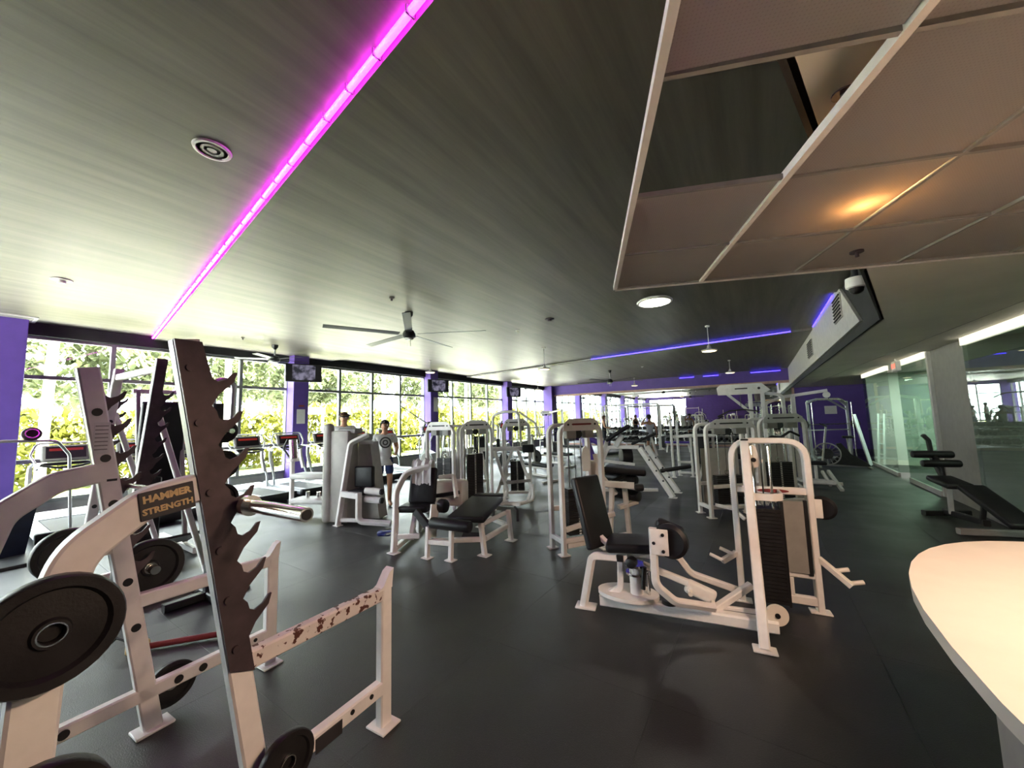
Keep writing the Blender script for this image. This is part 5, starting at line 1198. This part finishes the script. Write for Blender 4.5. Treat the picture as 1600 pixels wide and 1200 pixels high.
# benches and frames in the far half
def flat_bench(x, y, rz, label, mt='blackpad'):
    t = T('flat_bench', label, 'bench', (x, y, 0), rz)
    t.pad('pad', (0, 0, 0.44), (1.1, 0.28, 0.09), mt); t.sq('spine', [(-0.45, 0, 0.36), (0.45, 0, 0.36)], 0.06, 0.07)
    for s in (-1, 1): t.sq('leg', [(s*0.42, 0, 0.36), (s*0.48, 0, 0.03)], 0.06, 0.06); t.sq('foot_bar', [(s*0.48, -0.25, 0.03), (s*0.48, 0.25, 0.03)], 0.06, 0.05)
def bench_press(x, y, rz, label):
    t = T('bench_press', label, 'bench', (x, y, 0), rz)
    t.pad('pad', (0, -0.35, 0.44), (0.28, 1.15, 0.09)); t.sq('spine', [(0, -0.85, 0.36), (0, 0.4, 0.36)], 0.06, 0.07); t.sq('leg', [(0, -0.82, 0.34), (0, -0.9, 0.03)], 0.06, 0.06); t.sq('foot_bar', [(-0.28, -0.9, 0.03), (0.28, -0.9, 0.03)], 0.06, 0.05)
    for s in (-1, 1):
        t.sq('upright', [(s*0.52, 0.32, 0.012), (s*0.52, 0.42, 1.15)], 0.06, 0.07, 'white', 0, (0, 1, 0)); t.bx('bar_hook', (s*0.52, 0.34, 1.06), (0.06, 0.12, 0.04), 'darksteel'); t.sq('floor_rail', [(s*0.52, -0.2, 0.04), (s*0.52, 0.6, 0.04)], 0.06, 0.06)
        t.plate('stored_plate', (s*0.60, 0.34, 0.55), (1, 0, 0), 0.21, 0.05)
    t.sq('cross_bar', [(-0.52, 0.36, 0.36), (0.52, 0.36, 0.36)], 0.05, 0.06); t.cy('bar', (-1.0, 0.33, 1.10), (1.0, 0.33, 1.10), 0.014, 'chrome', 10)
bench_press(-5.6, 9.3, 70, 'white bench press with stored plates left of the leg extension tower')
bench_press(-6.4, 12.2, 75, 'white bench press further back toward the windows')
bench_press(-7.4, 15.4, 80, 'white bench press near the far window corner')
flat_bench(-4.3, 12.8, 60, 'flat black bench behind the incline machine')
flat_bench(-3.2, 18.6, 10, 'purple flat bench before the dumbbell racks', 'purplepad')
flat_bench(-6.9, 18.4, 20, 'purple flat bench in front of the person in the black tank top', 'purplepad')
flat_bench(-5.2, 18.9, 0, 'flat black bench before the dumbbell racks')
fx = W('functional_frame', 'tall thin white cable crossover frame before the mirror', 'gym machine', (-5.6, 19.7, 0))
for x in (-7.0, -4.2):
    fx.sq('column', [(x, 19.6, 0.012), (x, 19.6, 2.25)], 0.07, 0.09, 'white', 0, (0, 1, 0)); fx.sq('column', [(x, 20.0, 0.012), (x, 20.0, 2.25)], 0.07, 0.09, 'white', 0, (0, 1, 0)); fx.foot((x, 19.6), 0.2); fx.foot((x, 20.0), 0.2)
    weights(fx, x+0.14, 19.8, 0.16, 0.14, 0.1, 18, 2.1, 0, strip=False); fx.cy('handle_cable', (x, 19.5, 0.9), (x, 19.55, 2.2), 0.006, 'black', 8)
fx.sq('top_beam', [(-7.0, 19.8, 2.28), (-4.2, 19.8, 2.28)], 0.08, 0.08); fx.rd('pullup_bar', [(-6.2, 19.6, 2.10), (-5.6, 19.55, 2.16), (-5.0, 19.6, 2.10)], 0.018, 'alu', 0.05)
for x in (-6.2, -5.0): fx.cy('bar_hanger', (x, 19.62, 2.10), (x, 19.78, 2.26), 0.015, 'alu', 8)
cg = W('cable_station', 'white four-post cable station in the far left by the mirror corner', 'gym machine', (-9.0, 17.5, 0))
tower(cg, -9.3, 17.4, 0.7, 2.0, 30, 0.4, n=18, header='slot'); cg.sq('overhead_arm', [(-9.2, 17.5, 1.98), (-8.3, 17.2, 2.10)], 0.06, 0.08); cg.sq('front_post', [(-8.3, 17.2, 0.012), (-8.3, 17.2, 2.10)], 0.06, 0.07, 'white', 0, (0, 1, 0)); cg.foot((-8.3, 17.2))
cg.pad('seat_pad', (-8.75, 17.0, 0.48), (0.4, 0.34, 0.08)); cg.sq('seat_post', [(-8.75, 17.0, 0.03), (-8.75, 17.0, 0.45)], 0.06, 0.06, 'white', 0, (0, 1, 0)); cg.sq('floor_rail', [(-9.2, 17.35, 0.04), (-8.3, 17.0, 0.04)], 0.07, 0.06); 
pk = W('pec_deck', 'white pec deck machine with black pads before the third window bay', 'gym machine', (-6.6, 8.4, 0))
tower(pk, -6.9, 8.6, 0.55, 1.62, 40, 0.32, n=18); pk.pad('seat_pad', (-6.45, 8.15, 0.50), (0.38, 0.36, 0.08), rm=rot(0, 0, 40)); pk.pad('backrest', (-6.60, 8.34, 0.92), (0.32, 0.08, 0.66), rm=rot(-6, 0, 40)); pk.sq('seat_post', [(-6.45, 8.15, 0.03), (-6.45, 8.15, 0.46)], 0.06, 0.06, 'white', 0, (0, 1, 0)); pk.sq('floor_rail', [(-6.85, 8.6, 0.05), (-6.35, 8.0, 0.05)], 0.07, 0.07)
for s in (-1, 1): pk.sq('swing_arm', [(-6.75+0.3*s, 8.5+0.26*s, 1.58), (-6.60+0.42*s, 8.30+0.36*s, 1.50), (-6.55+0.42*s, 8.22+0.36*s, 0.95)], 0.05, 0.06, 'white', 0.1); pk.pad('arm_pad', (-6.52+0.42*s, 8.18+0.36*s, 1.0), (0.10, 0.12, 0.34), rm=rot(0, 0, 40))

# ------------------------------------------------------------------ dumbbell racks along the mirror
def make_db():
    t = T('dumbbell', '', 'dumbbell', (0, 0, 0), 0, 'dumbbells on the racks before the mirror')
    t.add('handle', G().cyl((0, -0.07, 0), (0, 0.07, 0), 0.016, 8), 'chrome')
    for s in (-1, 1): t.add('head', G().lathe([(0, 0), (0.062, 0), (0.072, 0.012), (0.072, 0.068), (0.062, 0.08), (0, 0.08)], (0, s*0.065, 0), (0, s, 0), 12), 'iron')
    return t
db0 = None
for r_, (x0_, lb) in enumerate(((-6.3, 'left'), (-3.9, 'middle'), (-1.5, 'right'))):
    t = T('dumbbell_rack', 'three-tier dumbbell rack before the mirror, %s one of three' % lb, 'rack', (x0_, 21.3, 0))
    for s in (-1, 1):
        t.sq('end_frame', [(s*1.1, -0.28, 0.02), (s*1.1, 0.22, 1.02)], 0.06, 0.07, 'grey', 0, (0, 1, 0)); t.sq('foot_bar', [(s*1.1, -0.35, 0.025), (s*1.1, 0.35, 0.025)], 0.07, 0.05, 'grey')
    for k, z in enumerate((0.28, 0.60, 0.92)):
        y = -0.12+0.13*k
        for d in (-0.09, 0.09): t.sq('tier_rail', [(-1.1, y+d, z), (1.1, y+d, z)], 0.05, 0.03, 'greylight')
        for i in range(9):
            if db0 is None: db0 = make_db(); o = db0.o
            else: o = copy_tree(db0.o)
            o.location = (x0_-0.96+i*0.24, 21.3+y, z+0.015+0.072); o['label'] = 'round black dumbbell, %s from the left on the %s tier of the %s dumbbell rack' % (('first', 'second', 'third', 'fourth', 'fifth', 'sixth', 'seventh', 'eighth', 'ninth')[i], ('bottom', 'middle', 'top')[k], lb)

# ------------------------------------------------------------------ people
def skin_mesh(name, pts, edges, mt, parent, root=0, sub=2):
    me = bpy.data.meshes.new(name); bm = bmesh.new(); ly = bm.verts.layers.skin.verify()
    vs = [bm.verts.new(p[0]) for p in pts]
    for a, b in edges: bm.edges.new((vs[a], vs[b]))
    for i, v in enumerate(vs):
        r_ = pts[i][1]; v[ly].radius = r_ if isinstance(r_, tuple) else (r_, r_); v[ly].use_root = (i == root)
    bm.to_mesh(me); bm.free(); me.materials.append(MATS[mt])
    o = bpy.data.objects.new(name, me); COL.objects.link(o); o.parent = parent
    sk = o.modifiers.new('skin', 'SKIN'); sk.use_smooth_shade = True; sk.branch_smoothing = 0.3
    ss = o.modifiers.new('subsurf', 'SUBSURF'); ss.levels = sub; ss.render_levels = sub
    return o

def person(label, loc, rz, scale, pose, skin, hair, shirt, shorts, long_legs=False, cap=None, sleeves=True, shoes='clothwhite'):
    t = T('person', label, 'person', loc, rz); t.o.scale = (scale,)*3
    J = dict(pelvis=(0, 0, 0.95), spine=(0, 0.01, 1.14), chest=(0, 0.0, 1.31), neck=(0, 0, 1.45), neck2=(0, 0.012, 1.51), head=(0, 0.025, 1.60), top=(0, 0.01, 1.68))
    for s, k in ((-1, 'l'), (1, 'r')):
        J.update({k+'hip': (s*0.09, 0, 0.88), k+'knee': (s*0.10, 0.02, 0.49), k+'ank': (s*0.10, -0.03, 0.09), k+'toe': (s*0.11, 0.13, 0.035),
                  k+'sho': (s*0.175, 0, 1.40), k+'elb': (s*0.25, -0.03, 1.13), k+'wri': (s*0.27, 0.06, 0.90), k+'pal': (s*0.27, 0.085, 0.83)})
    J.update(pose)
    P = []; idx = {}
    def add(k, r_): idx[k] = len(P); P.append((J[k] if k in J else k, r_)); return idx[k]
    rad = dict(pelvis=(0.135, 0.105), spine=(0.12, 0.095), chest=(0.14, 0.105), neck=0.075, neck2=0.053, head=(0.078, 0.092), top=(0.055, 0.062))
    E = []
    for k in ('pelvis', 'spine', 'chest', 'neck', 'neck2', 'head', 'top'):
        add(k, rad[k])
        if len(P) > 1: E.append((len(P)-2, len(P)-1))
    hd = V3(J['head']); fwd = V3((0, 1, 0))
    if 'face' in pose: fwd = V3(pose['face']).normalized()
    sd = fwd.cross(V3((0, 0, 1))).normalized()
    n0 = len(P); P.append((hd+fwd*0.085+V3((0, 0, -0.01)), 0.018)); E.append((idx['head'], n0))
    for s in (-1, 1): n0 = len(P); P.append((hd+sd*s*0.085, 0.016)); E.append((idx['head'], n0))
    for k in 'lr':
        for a, b, r_ in (('pelvis', k+'hip', 0.088), (k+'hip', k+'knee', 0.056), (k+'knee', k+'ank', 0.040), (k+'ank', k+'toe', 0.038)): add(b, r_); E.append((idx[a], idx[b]))
        for a, b, r_ in (('chest', k+'sho', 0.062), (k+'sho', k+'elb', 0.042), (k+'elb', k+'wri', 0.028), (k+'wri', k+'pal', 0.032)): add(b, r_); E.append((idx[a], idx[b]))
        pw = (V3(J[k+'pal'])-V3(J[k+'wri'])).normalized(); sg = -1 if k == 'l' else 1
        acr = V3((0, 1, 0)) if abs(pw.y) < 0.7 else V3((1, 0, 0))
        acr = (acr-pw*acr.dot(pw)).normalized(); nrm = pw.cross(acr)
        for q, (off, L) in enumerate(((0.030, 0.070), (0.011, 0.080), (-0.009, 0.075), (-0.028, 0.058))):
            a = len(P); b0 = V3(J[k+'pal'])+acr*off+pw*0.03
            P.append((b0, 0.010)); P.append((b0+pw*L*0.5, 0.009)); P.append((b0+pw*L*0.85-nrm*sg*L*0.35, 0.008)); E += [(idx[k+'pal'], a), (a, a+1), (a+1, a+2)]
        a = len(P); b0 = V3(J[k+'wri']).lerp(V3(J[k+'pal']), 0.6)+acr*0.04
        P.append((b0, 0.011)); P.append((b0+acr*0.018+pw*0.045, 0.009)); E += [(idx[k+'wri'], a), (a, a+1)]
    body = skin_mesh('body', P, E, skin, t.o)
    g = lambda k, r_: (J[k], r_)
    # shirt
    mid = lambda a, b, s: tuple(V3(J[a]).lerp(V3(J[b]), s))
    S = [g('pelvis', (0.150, 0.122)), g('spine', (0.138, 0.114)), g('chest', (0.158, 0.124)), (mid('chest', 'neck', 0.72), (0.10, 0.085)), g('lsho', 0.074), g('rsho', 0.074)]
    S.append((tuple(V3(J['pelvis'])+V3((0, 0, -0.12))), (0.150, 0.122))); ES = [(0, 1), (1, 2), (2, 3), (2, 4), (2, 5), (0, 6)]
    if sleeves:
        S += [(mid('lsho', 'lelb', 0.62), 0.064), (mid('rsho', 'relb', 0.62), 0.064)]; ES += [(4, 7), (5, 8)]
    sh = skin_mesh('shirt', S, ES, shirt, t.o)
    kx = 0.98 if long_legs else 0.72
    D = [g('pelvis', (0.156, 0.128)), g('lhip', 0.104), g('rhip', 0.104), (mid('lhip', 'lknee', kx), 0.078), (mid('rhip', 'rknee', kx), 0.078)]
    D.append((tuple(V3(J['pelvis'])+V3((0, 0, 0.13))), (0.135, 0.108))); ED = [(0, 1), (0, 2), (1, 3), (2, 4), (0, 5)]
    if long_legs:
        D += [(mid('lknee', 'lank', 0.92), 0.052), (mid('rknee', 'rank', 0.92), 0.052)]; ED += [(3, 6), (4, 7)]
    skin_mesh('trousers' if long_legs else 'shorts', D, ED, shorts, t.o)
    for k in 'lr':
        a = V3(J[k+'ank']); b = V3(J[k+'toe'])
        skin_mesh('shoe', [(tuple(a+V3((0, -0.03, -0.04))), 0.046), (tuple(a.lerp(b, 0.55)+V3((0, 0, -0.012))), 0.044), (tuple(b), 0.036)], [(0, 1), (1, 2)], shoes, t.o)
    # hair: a shell over the crown and back of the head
    bm = G(); c = hd+V3((0, 0, 0.028)); n1, n2 = 18, 9
    q = Matrix((sd, fwd, V3((0, 0, 1)))).transposed()
    vs = []; fs = []
    for i in range(n2):
        th = math.pi*0.5*(1-i/(n2-1)*1.75)
        for j in range(n1):
            ph = 2*math.pi*j/n1; f = math.sin(ph)
            tt = th if f < 0.2 else max(th, 0.32-0.1*f)
            vs.append(c+q @ V3((0.094*math.cos(tt)*math.cos(ph), 0.106*math.cos(tt)*math.sin(ph)-0.004, 0.105*math.sin(tt))))
    for i in range(n2-1):
        for j in range(n1): fs.append([i*n1+j, i*n1+(j+1) % n1, (i+1)*n1+(j+1) % n1, (i+1)*n1+j])
    bm.add(vs, fs); t.add('hair', bm, hair)
    for s in (-1, 1):
        ey = t.add('eye', G().lathe([(0, -0.011), (0.008, -0.008), (0.011, 0), (0.008, 0.008), (0, 0.011)], hd+fwd*0.088+sd*s*0.032+V3((0, 0, 0.012)), (0, 0, 1), 10), 'clothwhite')
    t.add('mouth', G().box(hd+fwd*0.082+V3((0, 0, -0.055)), (0.045, 0.012, 0.008), q), 'label_red')
    if cap:
        g2 = G(); g2.lathe([(0.104, 0.0), (0.102, 0.04), (0.08, 0.085), (0.04, 0.105), (0, 0.11)], hd+V3((0, 0, 0.035)), (0, 0, 1), 24)
        g2.prism([(-0.075, 0.0), (0.075, 0.0), (0.06, 0.09), (0, 0.115), (-0.06, 0.09)], hd+fwd*0.085+V3((0, 0, 0.042)), sd, fwd, 0.008)
        t.add('cap', g2, cap)
    return t, sh
walk = dict(lknee=(-0.10, 0.17, 0.53), lank=(-0.10, 0.20, 0.11), ltoe=(-0.11, 0.37, 0.06), rknee=(0.10, -0.05, 0.49), rank=(0.10, -0.30, 0.16), rtoe=(0.11, -0.17, 0.05),
            lelb=(-0.25, -0.10, 1.15), lwri=(-0.22, 0.14, 1.08), lpal=(-0.21, 0.21, 1.09), relb=(0.25, -0.05, 1.14), rwri=(0.20, 0.19, 1.13), rpal=(0.19, 0.26, 1.14))
stp = T('step_platform', 'low grey step platform hidden behind the tall grey shroud', 'step', (-7.3, 4.68, 0), 32)
stp.bx('top', (0, 0, 0.145), (0.7, 0.45, 0.05), 'grey', None, 0.015, 2)
for s in (-1, 1): stp.bx('riser', (s*0.28, 0, 0.06), (0.12, 0.42, 0.12), 'black', None, 0.01)
calm = dict(lelb=(-0.25, -0.04, 1.14), lwri=(-0.20, 0.18, 1.04), lpal=(-0.18, 0.25, 1.04), relb=(0.25, -0.02, 1.14), rwri=(0.19, 0.20, 1.02), rpal=(0.17, 0.27, 1.02))
pa, _ = person('person with reddish hair and dark headband standing behind the tall grey shroud', (-7.3, 4.68, 0.17), -123, 1.03, calm, 'skin', 'hairbrown', 'clothwhite', 'clothblack', True)
pa.add('headband', G().lathe([(0.107, -0.012), (0.112, 0), (0.107, 0.014), (0.10, 0)], (0, 0.022, 1.655), (0, 0.25, 1), 24), 'black')
pb, shp = person('person in a white shirt with a round dark emblem behind the shrouded machine', (-6.55, 5.12, 0), -122, 1.02, calm, 'skin', 'hairblack', 'clothwhite', 'clothnavy')
pb.add('emblem', G().lathe([(0.085, -0.006), (0.112, -0.006), (0.112, 0.006), (0.085, 0.006), (0.085, -0.006)], (0, 0.122, 1.27), (0, 1, 0.05), 28), 'label_dark', parent=None)
pb.add('emblem_centre', G().lathe([(0.03, -0.006), (0.055, -0.006), (0.055, 0.006), (0.03, 0.006), (0.03, -0.006)], (0, 0.123, 1.27), (0, 1, 0.05), 20), 'label_dark')
person('person in a black tank top and black leggings standing before the mirror', (-6.75, 18.9, 0), -70, 1.02, dict(lelb=(-0.24, 0.02, 1.14), lwri=(-0.16, 0.22, 1.10), lpal=(-0.12, 0.28, 1.10), relb=(0.24, 0.03, 1.14), rwri=(0.15, 0.22, 1.08), rpal=(0.11, 0.28, 1.08)),
       'skin', 'hairbrown', 'clothblack', 'clothblack', True, sleeves=False)
person('person in a grey shirt, black shorts and cap raising one hand to the head', (-3.87, 16.38, 0), 25, 1.0, dict(lelb=(-0.33, 0.08, 1.30), lwri=(-0.20, 0.10, 1.52), lpal=(-0.15, 0.09, 1.57)),
       'skin2', 'hairblack', 'clothgrey', 'clothblack', cap='clothblack', sleeves=False)

# towel over the seat back left of the bench
tw = W('towel', 'crumpled white towel draped over the black seat back left of the leg curl bench', 'towel', (-4.17, 3.93, 1.03))
g = G(); n1, n2 = 22, 16; vs = []; fs = []
ux = V3((math.cos(R(25)), math.sin(R(25)), 0)); uy = V3((-math.sin(R(25)), math.cos(R(25)), 0)); rnd = random.Random(9)
for layer in (0, 1):
    for i in range(n2):
        s = i/(n2-1)*2-1
        for j in range(n1):
            a = j/(n1-1)*2-1
            fold = 0.012*math.sin(a*9+s*3)+0.006*math.sin(a*17-s*5)
            d = 0.095+fold-layer*0.012
            ang = s*math.pi*0.5
            if abs(s) < 0.45: p = V3((a*0.15, math.sin(s/0.45*math.pi/2)*d, 1.03+math.cos(s/0.45*math.pi/2)*d*1.2+0.01*math.sin(a*6)))
            else: p = V3((a*(0.15-0.02*(abs(s)-0.45)), math.copysign(d*(1+0.12*math.sin(a*9)), s), 1.03-(abs(s)-0.45)*0.42+0.015*math.sin(a*5)))
            vs.append(V3((-4.19, 3.97, 0))+ux*p.x+uy*p.y+V3((0, 0, p.z)))
N = n1*n2
for l in (0, 1):
    for i in range(n2-1):
        for j in range(n1-1):
            q = [l*N+i*n1+j, l*N+i*n1+j+1, l*N+(i+1)*n1+j+1, l*N+(i+1)*n1+j]
            fs.append(q if l == 0 else q[::-1])
for i in range(n2-1):
    for j in (0, n1-1): fs.append([i*n1+j, (i+1)*n1+j, N+(i+1)*n1+j, N+i*n1+j])
for j in range(n1-1):
    for i in (0, n2-1): fs.append([i*n1+j, i*n1+j+1, N+i*n1+j+1, N+i*n1+j])
g.add(vs, fs); tw.add('cloth', g, 'clothwhite')
